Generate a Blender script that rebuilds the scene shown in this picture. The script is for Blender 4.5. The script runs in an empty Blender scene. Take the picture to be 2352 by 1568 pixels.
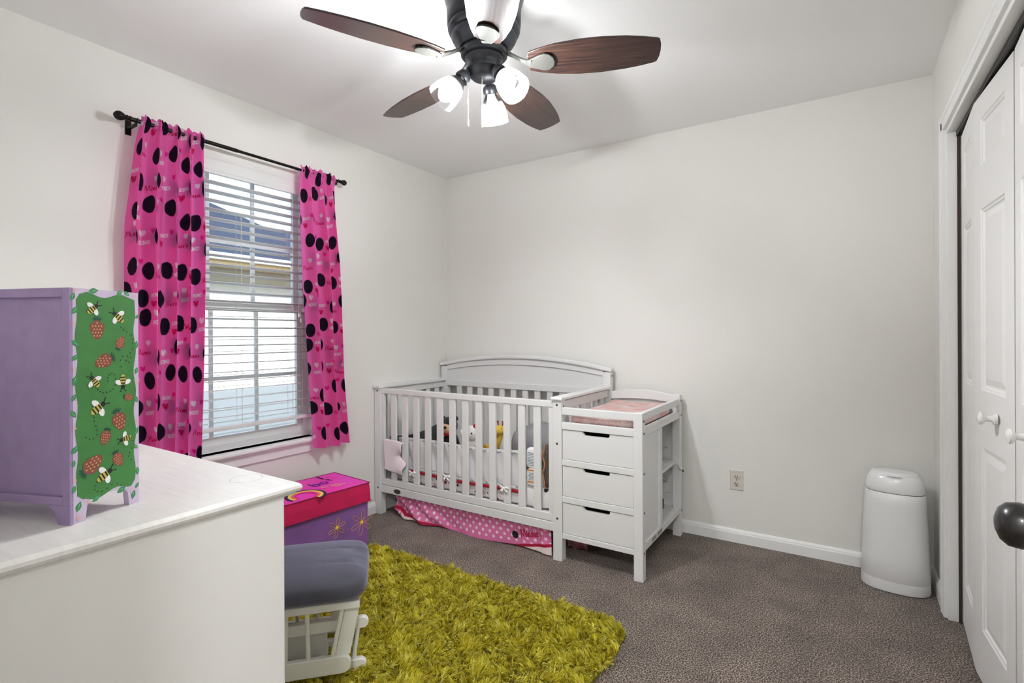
import bpy, bmesh, math, random
import numpy as np
from mathutils import Vector, Matrix
random.seed(7); RNG = np.random.default_rng(7)
SC = bpy.context.scene
COL = SC.collection
PI = math.pi

# ------------------------------------------------------------------ camera
YAW, PITCH, ROLL, FPX, CX, CY, CAMZ = .5716, -.0007, -.0046, 1184.6, 1176., 768., 1.2
_R = Vector((math.cos(YAW), math.sin(YAW), 0)); _F = Vector((-math.sin(YAW), math.cos(YAW), 0)); _U = Vector((0, 0, 1))
_F, _U = _F*math.cos(PITCH) + _U*math.sin(PITCH), _U*math.cos(PITCH) - _F*math.sin(PITCH)
_R, _U = _R*math.cos(ROLL) + _U*math.sin(ROLL), _U*math.cos(ROLL) - _R*math.sin(ROLL)
cam_d = bpy.data.cameras.new('camera'); cam = bpy.data.objects.new('camera', cam_d); COL.objects.link(cam)
cam_d.sensor_fit = 'HORIZONTAL'; cam_d.sensor_width = 36; cam_d.lens = FPX/2352*36
cam_d.shift_x = 0; cam_d.shift_y = -(784-CY)/2352; cam_d.clip_start = .02; cam_d.clip_end = 300
M = Matrix.Identity(4)
for i in range(3):
    M[i][0] = _R[i]; M[i][1] = _U[i]; M[i][2] = -_F[i]
M[2][3] = CAMZ
cam.matrix_world = M
SC.camera = cam
def ray(px, py): return _F + _R*((px-CX)/FPX) - _U*((py-CY)/FPX)
def onX(px, py, X): r = ray(px, py); t = X/r.x; return Vector((X, r.y*t, CAMZ+r.z*t))
def onY(px, py, Y): r = ray(px, py); t = Y/r.y; return Vector((r.x*t, Y, CAMZ+r.z*t))
def onZ(px, py, Z): r = ray(px, py); t = (Z-CAMZ)/r.z; return Vector((r.x*t, r.y*t, Z))

# ------------------------------------------------------------------ light and exposure
BULB, SKY, SUN, HALL_FILL, EXPO = 640., .45, 9.0, 120., .79
vs = SC.view_settings
SC.display_settings.display_device = 'sRGB'
vs.view_transform = 'Standard'; vs.look = 'None'; vs.gamma = 1; vs.use_curve_mapping = False; vs.exposure = EXPO
W = bpy.data.worlds.new('sky'); SC.world = W; W.use_nodes = True
nt = W.node_tree; nt.nodes.clear()
o_ = nt.nodes.new('ShaderNodeOutputWorld'); b_ = nt.nodes.new('ShaderNodeBackground'); s_ = nt.nodes.new('ShaderNodeTexSky')
s_.sky_type = 'NISHITA'; s_.sun_disc = False; s_.sun_elevation = math.radians(32); s_.sun_rotation = math.radians(110)
b_.inputs[1].default_value = SKY
nt.links.new(s_.outputs[0], b_.inputs[0]); nt.links.new(b_.outputs[0], o_.inputs[0])
sl = bpy.data.lights.new('sun', 'SUN'); sl.energy = SUN; sl.angle = math.radians(.6); sl.color = (1, .95, .86)
so = bpy.data.objects.new('sun', sl); COL.objects.link(so)
so.rotation_euler = Vector((-.83, .22, -.50)).to_track_quat('-Z', 'Y').to_euler()

# ------------------------------------------------------------------ helpers
def lin(c):
    out = []
    for v in c[:3]:
        v /= 255.
        out.append(v/12.92 if v <= .04045 else ((v+.055)/1.055)**2.4)
    return (*out, 1)
MATS = {}
def mat(name, c=(200, 200, 200), rough=.5, metal=0, spec=.5, noise=None, bump=None, coat=0, emit=None, wave=None, sheen=0, c2=None, attr=None, transl=0):
    """noise=(scale, amount, detail); bump=(scale, distance, strength); c2 second colour; attr colour attribute name"""
    if name in MATS: return MATS[name]
    m = bpy.data.materials.new(name); m.use_nodes = True; MATS[name] = m
    t = m.node_tree; N = t.nodes; K = t.links
    p = N['Principled BSDF']; out = N['Material Output']
    p.inputs['Base Color'].default_value = lin(c); p.inputs['Roughness'].default_value = rough
    p.inputs['Metallic'].default_value = metal; p.inputs['Specular IOR Level'].default_value = spec
    if coat: p.inputs['Coat Weight'].default_value = coat; p.inputs['Coat Roughness'].default_value = .1
    if sheen: p.inputs['Sheen Weight'].default_value = sheen; p.inputs['Sheen Roughness'].default_value = .5
    tc = N.new('ShaderNodeTexCoord')
    src = None
    if attr:
        a = N.new('ShaderNodeAttribute'); a.attribute_name = attr; src = a.outputs['Color']
    if noise:
        n = N.new('ShaderNodeTexNoise'); n.inputs['Scale'].default_value = noise[0]; n.inputs['Detail'].default_value = noise[2] if len(noise) > 2 else 4
        mp = N.new('ShaderNodeMapping'); K.new(tc.outputs['Object'], mp.inputs[0]); K.new(mp.outputs[0], n.inputs['Vector'])
        if len(noise) > 3: mp.inputs['Scale'].default_value = noise[3]
        r = N.new('ShaderNodeValToRGB'); K.new(n.outputs['Fac'], r.inputs[0])
        r.color_ramp.elements[0].position = .32; r.color_ramp.elements[1].position = .68
        k = noise[1]
        if c2: r.color_ramp.elements[0].color = lin(c2); r.color_ramp.elements[1].color = lin(c)
        else:
            l = lin(c); r.color_ramp.elements[0].color = (*[v*(1-k) for v in l[:3]], 1); r.color_ramp.elements[1].color = (*[min(1, v*(1+k)) for v in l[:3]], 1)
        if src is None: src = r.outputs[0]
    if src is not None: K.new(src, p.inputs['Base Color'])
    if bump:
        n2 = N.new('ShaderNodeTexNoise'); n2.inputs['Scale'].default_value = bump[0]; n2.inputs['Detail'].default_value = 3
        K.new(tc.outputs['Object'], n2.inputs['Vector'])
        bp = N.new('ShaderNodeBump'); bp.inputs['Distance'].default_value = bump[1]; bp.inputs['Strength'].default_value = bump[2] if len(bump) > 2 else 1
        K.new(n2.outputs['Fac'], bp.inputs['Height']); K.new(bp.outputs[0], p.inputs['Normal'])
    if emit:
        p.inputs['Emission Color'].default_value = (*emit[0], 1); p.inputs['Emission Strength'].default_value = emit[1]
    if transl:
        tr = N.new('ShaderNodeBsdfTranslucent'); mx = N.new('ShaderNodeMixShader'); mx.inputs[0].default_value = transl
        tr.inputs[0].default_value = lin(c)
        if src is not None: K.new(src, tr.inputs[0])
        K.new(p.outputs[0], mx.inputs[1]); K.new(tr.outputs[0], mx.inputs[2]); K.new(mx.outputs[0], out.inputs[0])
    return m
def thin_glass(name, tint=(250, 252, 252), gloss=1.0, haze=0):
    if name in MATS: return MATS[name]
    m = bpy.data.materials.new(name); m.use_nodes = True; MATS[name] = m
    t = m.node_tree; N = t.nodes; K = t.links; N.clear()
    out = N.new('ShaderNodeOutputMaterial'); tr = N.new('ShaderNodeBsdfTransparent'); gl = N.new('ShaderNodeBsdfGlossy')
    tr.inputs[0].default_value = lin(tint); gl.inputs['Roughness'].default_value = .03
    fr = N.new('ShaderNodeFresnel'); fr.inputs[0].default_value = 1.45
    mu = N.new('ShaderNodeMath'); mu.operation = 'MULTIPLY'; mu.inputs[1].default_value = gloss; K.new(fr.outputs[0], mu.inputs[0])
    mx = N.new('ShaderNodeMixShader'); K.new(mu.outputs[0], mx.inputs[0]); K.new(tr.outputs[0], mx.inputs[1]); K.new(gl.outputs[0], mx.inputs[2])
    last = mx
    if haze:
        df = N.new('ShaderNodeBsdfTranslucent'); df.inputs[0].default_value = (.95, .95, .95, 1)
        m2 = N.new('ShaderNodeMixShader'); m2.inputs[0].default_value = haze
        K.new(mx.outputs[0], m2.inputs[1]); K.new(df.outputs[0], m2.inputs[2]); last = m2
    K.new(last.outputs[0], out.inputs[0])
    return m

class G:
    """collects geometry for ONE mesh object"""
    def __init__(s): s.v = []; s.f = []; s.mi = []; s.m = 0
    def add(s, vs, fs, T=None):
        b = len(s.v)
        s.v += [tuple(T @ Vector(p)) for p in vs] if T is not None else [tuple(p) for p in vs]
        s.f += [tuple(b+i for i in q) for q in fs]; s.mi += [s.m]*len(fs); return s
    def box(s, x0, x1, y0, y1, z0, z1, T=None):
        vs = [(x0,y0,z0),(x1,y0,z0),(x1,y1,z0),(x0,y1,z0),(x0,y0,z1),(x1,y0,z1),(x1,y1,z1),(x0,y1,z1)]
        return s.add(vs, [(0,3,2,1),(4,5,6,7),(0,1,5,4),(1,2,6,5),(2,3,7,6),(3,0,4,7)], T)
    def prism(s, poly, a0, a1, axis='y', T=None):
        """poly: 2D points; extruded along axis. axis y: poly=(x,z); axis x: poly=(y,z); axis z: poly=(x,y)"""
        f = {'y': lambda p, a: (p[0], a, p[1]), 'x': lambda p, a: (a, p[0], p[1]), 'z': lambda p, a: (p[0], p[1], a)}[axis]
        n = len(poly)
        vs = [f(p, a0) for p in poly] + [f(p, a1) for p in poly]
        fs = [tuple(range(n))[::-1] if axis != 'y' else tuple(range(n)), tuple(range(n, 2*n)) if axis != 'y' else tuple(range(n, 2*n))[::-1]]
        for i in range(n):
            j = (i+1) % n; q = (i, j, n+j, n+i); fs.append(q if axis != 'y' else q[::-1])
        return s.add(vs, fs, T)
    def lathe(s, prof, n=24, T=None, closed=True):
        vs = []; fs = []; k = len(prof)
        for i in range(n):
            a = 2*PI*i/n
            for r, z in prof: vs.append((r*math.cos(a), r*math.sin(a), z))
        for i in range(n):
            for j in range(k-1):
                a = i*k+j; b = ((i+1) % n)*k+j; fs.append((a, b, b+1, a+1))
        if closed:
            if prof[0][0] > 1e-6: fs.append(tuple(i*k for i in range(n))[::-1])
            if prof[-1][0] > 1e-6: fs.append(tuple(i*k+k-1 for i in range(n)))
        return s.add(vs, fs, T)
    def tube(s, pts, r, n=8, T=None, caps=True, closed=False):
        pts = [Vector(p) for p in pts]; k = len(pts); vs = []; fs = []; up = None
        for i, p in enumerate(pts):
            if closed: d = pts[(i+1) % k]-pts[i-1]
            else: d = pts[min(i+1, k-1)]-pts[max(i-1, 0)]
            d.normalize()
            if up is None: up = d.orthogonal().normalized()
            else: up = (up - d*up.dot(d)); up = up.normalized() if up.length > 1e-6 else d.orthogonal().normalized()
            w = d.cross(up); rr = r[i] if isinstance(r, (list, tuple)) else r
            for j in range(n):
                a = 2*PI*j/n; vs.append(p + up*(rr*math.cos(a)) + w*(rr*math.sin(a)))
        for i in range(k if closed else k-1):
            for j in range(n):
                a = i*n+j; b = i*n+(j+1) % n; i2 = ((i+1) % k)*n; fs.append((a, b, i2+(j+1) % n, i2+j))
        if caps and not closed: fs.append(tuple(range(n))[::-1]); fs.append(tuple(range((k-1)*n, k*n)))
        return s.add(vs, fs, T)
    def ball(s, c, r, nu=16, nv=10, T=None):
        rx, ry, rz = r if isinstance(r, (tuple, list)) else (r, r, r)
        vs = [(c[0], c[1], c[2]+rz)]; fs = []
        for j in range(1, nv):
            b = PI*j/nv
            for i in range(nu):
                a = 2*PI*i/nu; vs.append((c[0]+rx*math.sin(b)*math.cos(a), c[1]+ry*math.sin(b)*math.sin(a), c[2]+rz*math.cos(b)))
        vs.append((c[0], c[1], c[2]-rz)); e = len(vs)-1
        for i in range(nu): fs.append((0, 1+i, 1+(i+1) % nu)); fs.append((e, e-nu+(i+1) % nu, e-nu+i))
        for j in range(nv-2):
            for i in range(nu):
                a = 1+j*nu+i; b = 1+j*nu+(i+1) % nu; fs.append((a, a+nu, b+nu, b))
        return s.add(vs, fs, T)
    def grid(s, fn, nu, nv, T=None, wrap=False):
        vs = [fn(i/nu, j/nv) for j in range(nv+1) for i in range(nu+1)]
        fs = [(j*(nu+1)+i, j*(nu+1)+i+1, (j+1)*(nu+1)+i+1, (j+1)*(nu+1)+i) for j in range(nv) for i in range(nu)]
        return s.add(vs, fs, T)
    def loft(s, rings, T=None, cap=True):
        n = len(rings[0]); vs = [p for r in rings for p in r]; fs = []
        for k in range(len(rings)-1):
            for i in range(n):
                a = k*n+i; b = k*n+(i+1) % n; fs.append((a, b, b+n, a+n))
        if cap: fs.append(tuple(range(n))[::-1]); fs.append(tuple(range((len(rings)-1)*n, len(rings)*n)))
        return s.add(vs, fs, T)
    def obj(s, name, m, parent=None, smooth=False, bevel=0, seg=2, angle=40, sub=0, solid=0):
        me = bpy.data.meshes.new(name); me.from_pydata(s.v, [], s.f)
        for x in (m if isinstance(m, (list, tuple)) else [m]): me.materials.append(x)
        if len(me.materials) > 1: me.polygons.foreach_set('material_index', s.mi)
        me.validate(); me.update()
        o = bpy.data.objects.new(name, me); COL.objects.link(o)
        if parent is not None: o.parent = parent
        if smooth:
            me.polygons.foreach_set('use_smooth', [True]*len(me.polygons)); me.set_sharp_from_angle(angle=math.radians(angle))
        if solid:
            sm = o.modifiers.new('solid', 'SOLIDIFY'); sm.thickness = solid; sm.offset = 0
        if bevel:
            b = o.modifiers.new('bevel', 'BEVEL'); b.width = bevel; b.segments = seg; b.limit_method = 'ANGLE'; b.angle_limit = math.radians(35)
        if sub:
            u = o.modifiers.new('sub', 'SUBSURF'); u.levels = sub; u.render_levels = sub
        return o
def box(name, x0, x1, y0, y1, z0, z1, m, parent=None, bevel=.002, T=None):
    return G().box(x0, x1, y0, y1, z0, z1, T).obj(name, m, parent, bevel=bevel)
def tag(o, label, cat, group=None, kind=None):
    o['label'] = label; o['category'] = cat
    if group: o['group'] = group
    if kind: o['kind'] = kind
    return o
def thing(name, label, cat, loc=(0, 0, 0), rz=0, group=None, kind=None):
    o = bpy.data.objects.new(name, None); COL.objects.link(o); o.empty_display_size = .05
    o.location = loc; o.rotation_euler = (0, 0, rz)
    return tag(o, label, cat, group, kind)
def share(o, parent, loc=(0, 0, 0), rot=(0, 0, 0)):
    c = o.copy(); COL.objects.link(c); c.parent = parent; c.location = loc; c.rotation_euler = rot
    return c
def frame(org, x, y, z):
    T = Matrix.Identity(4)
    for i in range(3): T[i][0] = x[i]; T[i][1] = y[i]; T[i][2] = z[i]; T[i][3] = org[i]
    return T
def colored(name, V, F, Cc, m, parent=None, smooth=True):
    """big numpy mesh with a per-vertex print colour. V (n,3), F (m,4), Cc (n,3) linear"""
    me = bpy.data.meshes.new(name)
    me.vertices.add(len(V)); me.vertices.foreach_set('co', np.asarray(V, np.float32).ravel())
    F = np.asarray(F, np.int32); k = F.shape[1]
    me.loops.add(F.size); me.loops.foreach_set('vertex_index', F.ravel())
    me.polygons.add(len(F)); me.polygons.foreach_set('loop_start', np.arange(0, F.size, k, dtype=np.int32)); me.polygons.foreach_set('loop_total', np.full(len(F), k, np.int32))
    if smooth: me.polygons.foreach_set('use_smooth', np.ones(len(F), bool))
    me.update(calc_edges=True); me.validate()
    if Cc is not None:
        at = me.color_attributes.new('print', 'FLOAT_COLOR', 'POINT')
        at.data.foreach_set('color', np.c_[Cc, np.ones(len(V))].astype(np.float32).ravel())
    me.materials.append(m)
    o = bpy.data.objects.new(name, me); COL.objects.link(o)
    if parent is not None: o.parent = parent
    return o
def grid_faces(nu, nv):
    i, j = np.meshgrid(np.arange(nu), np.arange(nv)); a = (j*(nu+1)+i).ravel()
    return np.c_[a, a+1, a+nu+2, a+nu+1]
def seg_dist(U, V, pts):
    d = np.full(U.shape, 9.)
    for (x0, y0), (x1, y1) in zip(pts[:-1], pts[1:]):
        dx, dy = x1-x0, y1-y0; L2 = dx*dx+dy*dy+1e-12
        t = np.clip(((U-x0)*dx+(V-y0)*dy)/L2, 0, 1)
        d = np.minimum(d, np.hypot(U-x0-t*dx, V-y0-t*dy))
    return d
def arc(cx, cy, rx, ry, a0, a1, n=10):
    return [(cx+rx*math.cos(math.radians(a0+(a1-a0)*i/n)), cy+ry*math.sin(math.radians(a0+(a1-a0)*i/n))) for i in range(n+1)]
# handwriting as strokes, unit x-height 1
XO = [[(0, 1), (.7, 0)], [(.7, 1), (0, 0)], [(.7, .1), (.95, .3)], arc(1.3, .5, .4, .5, 90, 450, 14), [(1.3, 1), (1.75, .85)]]
XOXO = XO + [[(x+1.8, y) for x, y in s] for s in XO]
def script_word():
    s = [[(0, -.1), (.15, .1), (.45, 1.7), (.62, .9), (.75, .2), (1.1, 1.2), (1.3, 1.75), (1.35, .8), (1.45, .1), (1.65, .15)]]
    x = 1.65
    def i_(x): return [[(x, .15), (x+.15, .9), (x+.15, .2), (x+.3, .05), (x+.45, .2)], [(x+.2, 1.3), (x+.22, 1.36)]], x+.45
    def n_(x): return [[(x, .2), (x+.12, .9), (x+.12, .0), (x+.2, .6), (x+.4, .9), (x+.5, .7), (x+.52, .15), (x+.7, .1), (x+.8, .25)]], x+.8
    for f in (i_, n_, n_, i_):
        q, x = f(x); s += q
    s.append([(x, .2), (x+.35, .55), (x+.4, .8), (x+.25, .92), (x+.1, .7), (x+.08, .3), (x+.25, .02), (x+.5, .1), (x+.7, .35)])
    return s
WORD = script_word()
def stamp_strokes(C, U, V, strokes, x, y, size, w, col, rot=0):
    ca, sa = math.cos(rot), math.sin(rot)
    xs = [p[0] for s in strokes for p in s]; wd = max(xs)*size
    mk = (np.hypot(U-x-wd/2*ca, V-y-wd/2*sa) < wd*.75+.02)
    if not mk.any(): return
    u, v = U[mk], V[mk]; d = np.full(u.shape, 9.)
    for s in strokes:
        d = np.minimum(d, seg_dist(u, v, [(x+(px*ca-py*sa)*size, y+(px*sa+py*ca)*size) for px, py in s]))
    k = np.clip((w-d)/(w*.6)+.5, 0, 1)[:, None]
    C[mk] = C[mk]*(1-k)+np.array(col)*k
def stamp_ellipse(C, U, V, x, y, rx, ry, col, rot=0, soft=.0012):
    mk = (np.abs(U-x) < max(rx, ry)+.01) & (np.abs(V-y) < max(rx, ry)+.01)
    if not mk.any(): return
    du, dv = U[mk]-x, V[mk]-y; ca, sa = math.cos(rot), math.sin(rot)
    a, b = du*ca+dv*sa, -du*sa+dv*ca
    d = (np.sqrt((a/rx)**2+(b/ry)**2)-1)*min(rx, ry)
    k = np.clip(.5-d/soft, 0, 1)[:, None]; C[mk] = C[mk]*(1-k)+np.array(col)*k
def stamp_heart(C, U, V, x, y, r, col):
    mk = (np.abs(U-x) < 2*r) & (np.abs(V-y) < 2*r)
    if not mk.any(): return
    a = (U[mk]-x)/r; b = (V[mk]-y)/r+.1
    q = (a*a+b*b-.75)**3-a*a*b**3*1.3
    k = np.clip(.5-q*6, 0, 1)[:, None]; C[mk] = C[mk]*(1-k)+np.array(col)*k
def text_geo(g, s, size, T):
    cu = bpy.data.curves.new('t', 'FONT'); cu.body = s; cu.size = size; cu.align_x = 'LEFT'; cu.offset = size*.012
    o = bpy.data.objects.new('t', cu); COL.objects.link(o)
    dg = bpy.context.evaluated_depsgraph_get(); me = bpy.data.meshes.new_from_object(o.evaluated_get(dg))
    g.add([v.co for v in me.vertices], [tuple(p.vertices) for p in me.polygons], T)
    bpy.data.objects.remove(o); bpy.data.curves.remove(cu); bpy.data.meshes.remove(me)

# ------------------------------------------------------------------ materials
m_wall = mat('wall_paint', (232, 230, 225), .8, bump=(90, .0015, .5), spec=.25)
m_ceil = mat('ceiling_paint', (247, 247, 246), .9, bump=(120, .001, .4), spec=.2)
m_trim = mat('trim_white', (241, 241, 239), .4)
m_door = mat('door_white', (240, 239, 237), .45, bump=(60, .0006, .4))
m_wood_w = mat('white_painted_wood', (226, 226, 225), .42)
m_dark = mat('black_metal', (26, 24, 23), .35, metal=.6)
m_bolt = mat('bolt_steel', (95, 95, 95), .4, metal=.7)
m_black = mat('black_gap', (12, 12, 12), .8)
m_plastic = mat('white_plastic', (232, 232, 231), .3)

# ================================================================== ROOM
L, B, Rr, Nn, Cc_ = -2.667, 3.189, .363, .05, 2.44
WY0, WY1, WZ0, WZ1 = 1.09, 1.95, .60, 2.11        # window opening
CY0, CY1, CZ = 1.10, 2.80, 2.04                   # closet opening
DX0, DX1, DZ = -.64, .275, 2.04                   # doorway behind the camera
def struct(o, label, cat): return tag(o, label, cat, kind='structure')
# carpet material
def carpet():
    m = bpy.data.materials.new('brown_carpet'); m.use_nodes = True; t = m.node_tree; N = t.nodes; K = t.links; p = N['Principled BSDF']
    p.inputs['Roughness'].default_value = .95; p.inputs['Specular IOR Level'].default_value = .1; p.inputs['Sheen Weight'].default_value = .15
    tc = N.new('ShaderNodeTexCoord')
    n1 = N.new('ShaderNodeTexNoise'); n1.inputs['Scale'].default_value = 190; n1.inputs['Detail'].default_value = 2.5
    n2 = N.new('ShaderNodeTexNoise'); n2.inputs['Scale'].default_value = 5; n2.inputs['Detail'].default_value = 4
    v = N.new('ShaderNodeTexVoronoi'); v.inputs['Scale'].default_value = 230
    for q in (n1, n2, v): K.new(tc.outputs['Object'], q.inputs['Vector'])
    r = N.new('ShaderNodeValToRGB'); K.new(n1.outputs['Fac'], r.inputs[0])
    e = r.color_ramp.elements; e[0].position = .38; e[0].color = lin((54, 45, 40)); e[1].position = .64; e[1].color = lin((200, 184, 170))
    k = r.color_ramp.elements.new(.5); k.color = lin((118, 103, 93))
    r2 = N.new('ShaderNodeValToRGB'); K.new(n2.outputs['Fac'], r2.inputs[0]); r2.color_ramp.elements[0].position = .35; r2.color_ramp.elements[0].color = (.72, .72, .72, 1); r2.color_ramp.elements[1].position = .65; r2.color_ramp.elements[1].color = (1.05, 1.05, 1.05, 1)
    mx = N.new('ShaderNodeMixRGB'); mx.blend_type = 'MULTIPLY'; mx.inputs[0].default_value = 1; K.new(r.outputs[0], mx.inputs[1]); K.new(r2.outputs[0], mx.inputs[2])
    K.new(mx.outputs[0], p.inputs['Base Color'])
    bp = N.new('ShaderNodeBump'); bp.inputs['Distance'].default_value = .006; bp.inputs['Strength'].default_value = .8; K.new(v.outputs['Distance'], bp.inputs['Height']); K.new(bp.outputs[0], p.inputs['Normal'])
    return m
m_carpet = carpet()
struct(G().box(-2.8, 1.15, -1.5, 3.33, -.12, 0).obj('floor', m_carpet), 'brown speckled cut pile carpet covering the whole floor', 'floor')
struct(G().box(-2.8, 1.15, -1.5, 3.33, 2.44, 2.56).obj('ceiling', m_ceil), 'plain off white ceiling above the fan', 'ceiling')
struct(G().box(L-.01, 1.15, B, B+.14, 0, 2.44).obj('wall_back', m_wall), 'blank off white wall behind the crib', 'wall')
g = G(); a, b = L-.14, L
g.box(a, b, -.06, WY0, 0, 2.44).box(a, b, WY1, B, 0, 2.44).box(a, b, WY0, WY1, 0, WZ0).box(a, b, WY0, WY1, WZ1, 2.44)
struct(g.obj('wall_left', m_wall), 'off white wall around the window with pink curtains', 'wall')
g = G(); a, b = Rr, Rr+.12
g.box(a, b, -.06, CY0, 0, 2.44).box(a, b, CY1, B, 0, 2.44).box(a, b, CY0, CY1, CZ, 2.44)
struct(g.obj('wall_right', m_wall), 'off white wall around the closet opening', 'wall')
g = G(); g.box(L, DX0, Nn-.11, Nn, 0, 2.44).box(DX1, Rr, Nn-.11, Nn, 0, 2.44).box(DX0, DX1, Nn-.11, Nn, DZ, 2.44)
struct(g.obj('wall_front', m_wall), 'off white wall behind the white dresser with the entry doorway', 'wall')
g = G(); g.box(-1.5, -1.4, -1.4, Nn-.11, 0, 2.44).box(.95, 1.05, -1.4, Nn-.11, 0, 2.44).box(-1.5, 1.05, -1.5, -1.4, 0, 2.44).box(Rr+.12, .95, Nn-.2, Nn-.11, 0, 2.44)
struct(g.obj('wall_hall', m_wall), 'off white hallway walls outside the entry doorway', 'wall')
g = G(); g.box(Rr+.12, 1.1, CY0-.1, CY0, 0, 2.44).box(Rr+.12, 1.1, CY1, CY1+.1, 0, 2.44).box(1.0, 1.1, CY0, CY1, 0, 2.44)
struct(g.obj('wall_closet', m_wall), 'inner walls of the closet behind the bifold doors', 'wall')
# roof with eaves above the room
g = G(); g.prism([(-3.25, 2.48), (-.8, 3.35), (1.6, 2.48), (1.6, 2.58), (-.8, 3.47), (-3.25, 2.58)], -2.2, 8, 'y')
struct(g.obj('roof', mat('shingle_grey', (70, 72, 78), .9)), 'grey shingled roof with eaves above the room', 'roof')
# baseboards
def baseboard(name, pts_fn, l0, l1, label):
    pr = [(0, 0), (.013, 0), (.013, .052), (.010, .058), (.010, .062), (.005, .072), (0, .074)]
    g = G()
    vs = [pts_fn(l0, p) for p in pr]+[pts_fn(l1, p) for p in pr]; n = len(pr)
    g.add(vs, [tuple(range(n)), tuple(range(n, 2*n))[::-1]]+[(i, n+i, n+(i+1) % n, (i+1) % n) for i in range(n)])
    return struct(g.obj(name, m_trim), label, 'baseboard')
baseboard('baseboard_back', lambda l, p: (l, B-p[0], p[1]), L, Rr, 'white baseboard along the blank wall behind the crib')
baseboard('baseboard_left', lambda l, p: (L+p[0], l, p[1]), Nn, B, 'white baseboard under the window')
baseboard('baseboard_right', lambda l, p: (Rr-p[0], l, p[1]), CY1+.07, B, 'short white baseboard beside the closet casing')
baseboard('baseboard_front', lambda l, p: (l, Nn+p[0], p[1]), L, DX0-.07, 'white baseboard behind the dresser')
# closet casing and jamb
t1 = thing('trim_1', 'white moulded casing and jamb around the closet doors', 'door casing', (Rr, CY1, 0), kind='structure')
def casing_profile(T):   # 0..w across the board, height off the wall
    return [(0, 0), (0, .011), (.006, .013), (.034, .013), (.038, .016), (.052, .017), (.058, .014), (.062, 0)]
def casing(parent, name, org, along, across, out, length):
    pr = casing_profile(0); n = len(pr); o, al, ac, ou = map(Vector, (org, along, across, out))
    vs = [o+ac*p[0]+ou*p[1] for p in pr]+[o+al*length+ac*p[0]+ou*p[1] for p in pr]
    fs = [tuple(range(n)), tuple(range(n, 2*n))[::-1]]+[(i, n+i, n+(i+1) % n, (i+1) % n) for i in range(n)]
    g = G().add(vs, fs); o_ = g.obj(name, m_trim, parent)
    bm = bmesh.new(); bm.from_mesh(o_.data); bmesh.ops.recalc_face_normals(bm, faces=bm.faces); bm.to_mesh(o_.data); bm.free()
    return o_
casing(t1, 'side_casing', (0, .008, 0), (0, 0, 1), (0, 1, 0), (-1, 0, 0), CZ+.07)
casing(t1, 'side_casing', (0, CY0-CY1-.008, 0), (0, 0, 1), (0, -1, 0), (-1, 0, 0), CZ+.07)
casing(t1, 'head_casing', (0, CY0-CY1-.07, CZ+.008), (0, 1, 0), (0, 0, 1), (-1, 0, 0), CY1-CY0+.14)
box('jamb', -.001, .121, -.012, .001, 0, CZ, m_trim, t1); box('jamb', -.001, .121, CY0-CY1-.001, CY0-CY1+.012, 0, CZ, m_trim, t1)
box('head_jamb', -.001, .121, CY0-CY1+.012, -.012, CZ-.012, CZ+.001, m_trim, t1)
box('gap_shade_strip', .033, .043, -.018, -.012, 0, CZ-.012, mat('gap_shade_brown', (70, 58, 50), .9), t1, 0)  # dark strip painting in the shade between jamb and first leaf
box('track', .03, .075, CY0-CY1+.012, -.012, CZ-.032, CZ-.012, m_dark, t1, 0)

# door leaves with raised panels
def door_leaf(parent, name, w, h, th, rows, T, stile=.075, cols=1, m=None):
    """slab w x h in local xz, front face at y=0 looking to -y; rows = [(z0, z1)]"""
    m = m or m_door
    g = G()
    cw = (w-stile*(cols+1))/cols
    xs = [(stile+(cw+stile)*c, stile+(cw+stile)*c+cw) for c in range(cols)]
    zs = [0]+[z for r in rows for z in r]+[h]
    g.box(0, stile, 0, th, 0, h, T)
    for x0, x1 in xs: g.box(x1, x1+stile, 0, th, 0, h, T)
    for x0, x1 in xs:
        for k in range(0, len(zs), 2): g.box(x0, x1, 0, th, zs[k], zs[k+1], T)
    leaf = g.obj(name, m, parent)
    for x0, x1 in xs:
        for z0, z1 in rows:
            q = G()
            def ring(i, y): return [(x0+i, y, z0+i), (x1-i, y, z0+i), (x1-i, y, z1-i), (x0+i, y, z1-i)]
            rs = [ring(0, 0), ring(.004, .0035), ring(.010, .0045), ring(.014, .009), ring(.02, .009), ring(.042, .003), ring(.043, .003)]
            vs = [p for r in rs for p in r]; fs = []
            for k in range(len(rs)-1):
                for i in range(4): fs.append((k*4+i, k*4+(i+1) % 4, k*4+4+(i+1) % 4, k*4+4+i))
            e = (len(rs)-1)*4; fs.append((e, e+1, e+2, e+3))
            q.add(vs, fs, T); q.obj('panel', m, leaf)
    return leaf
ROWS = [(.175, .80), (.99, 1.60), (1.745, 1.905)]
P0, P1, P2 = Vector((.407, CY1-.030, 0)), Vector((.386, 2.40, 0)), Vector((.409, 2.005, 0))
P3, P4 = Vector((.386, 1.62, 0)), Vector((.407, CY0+.016, 0))
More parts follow.
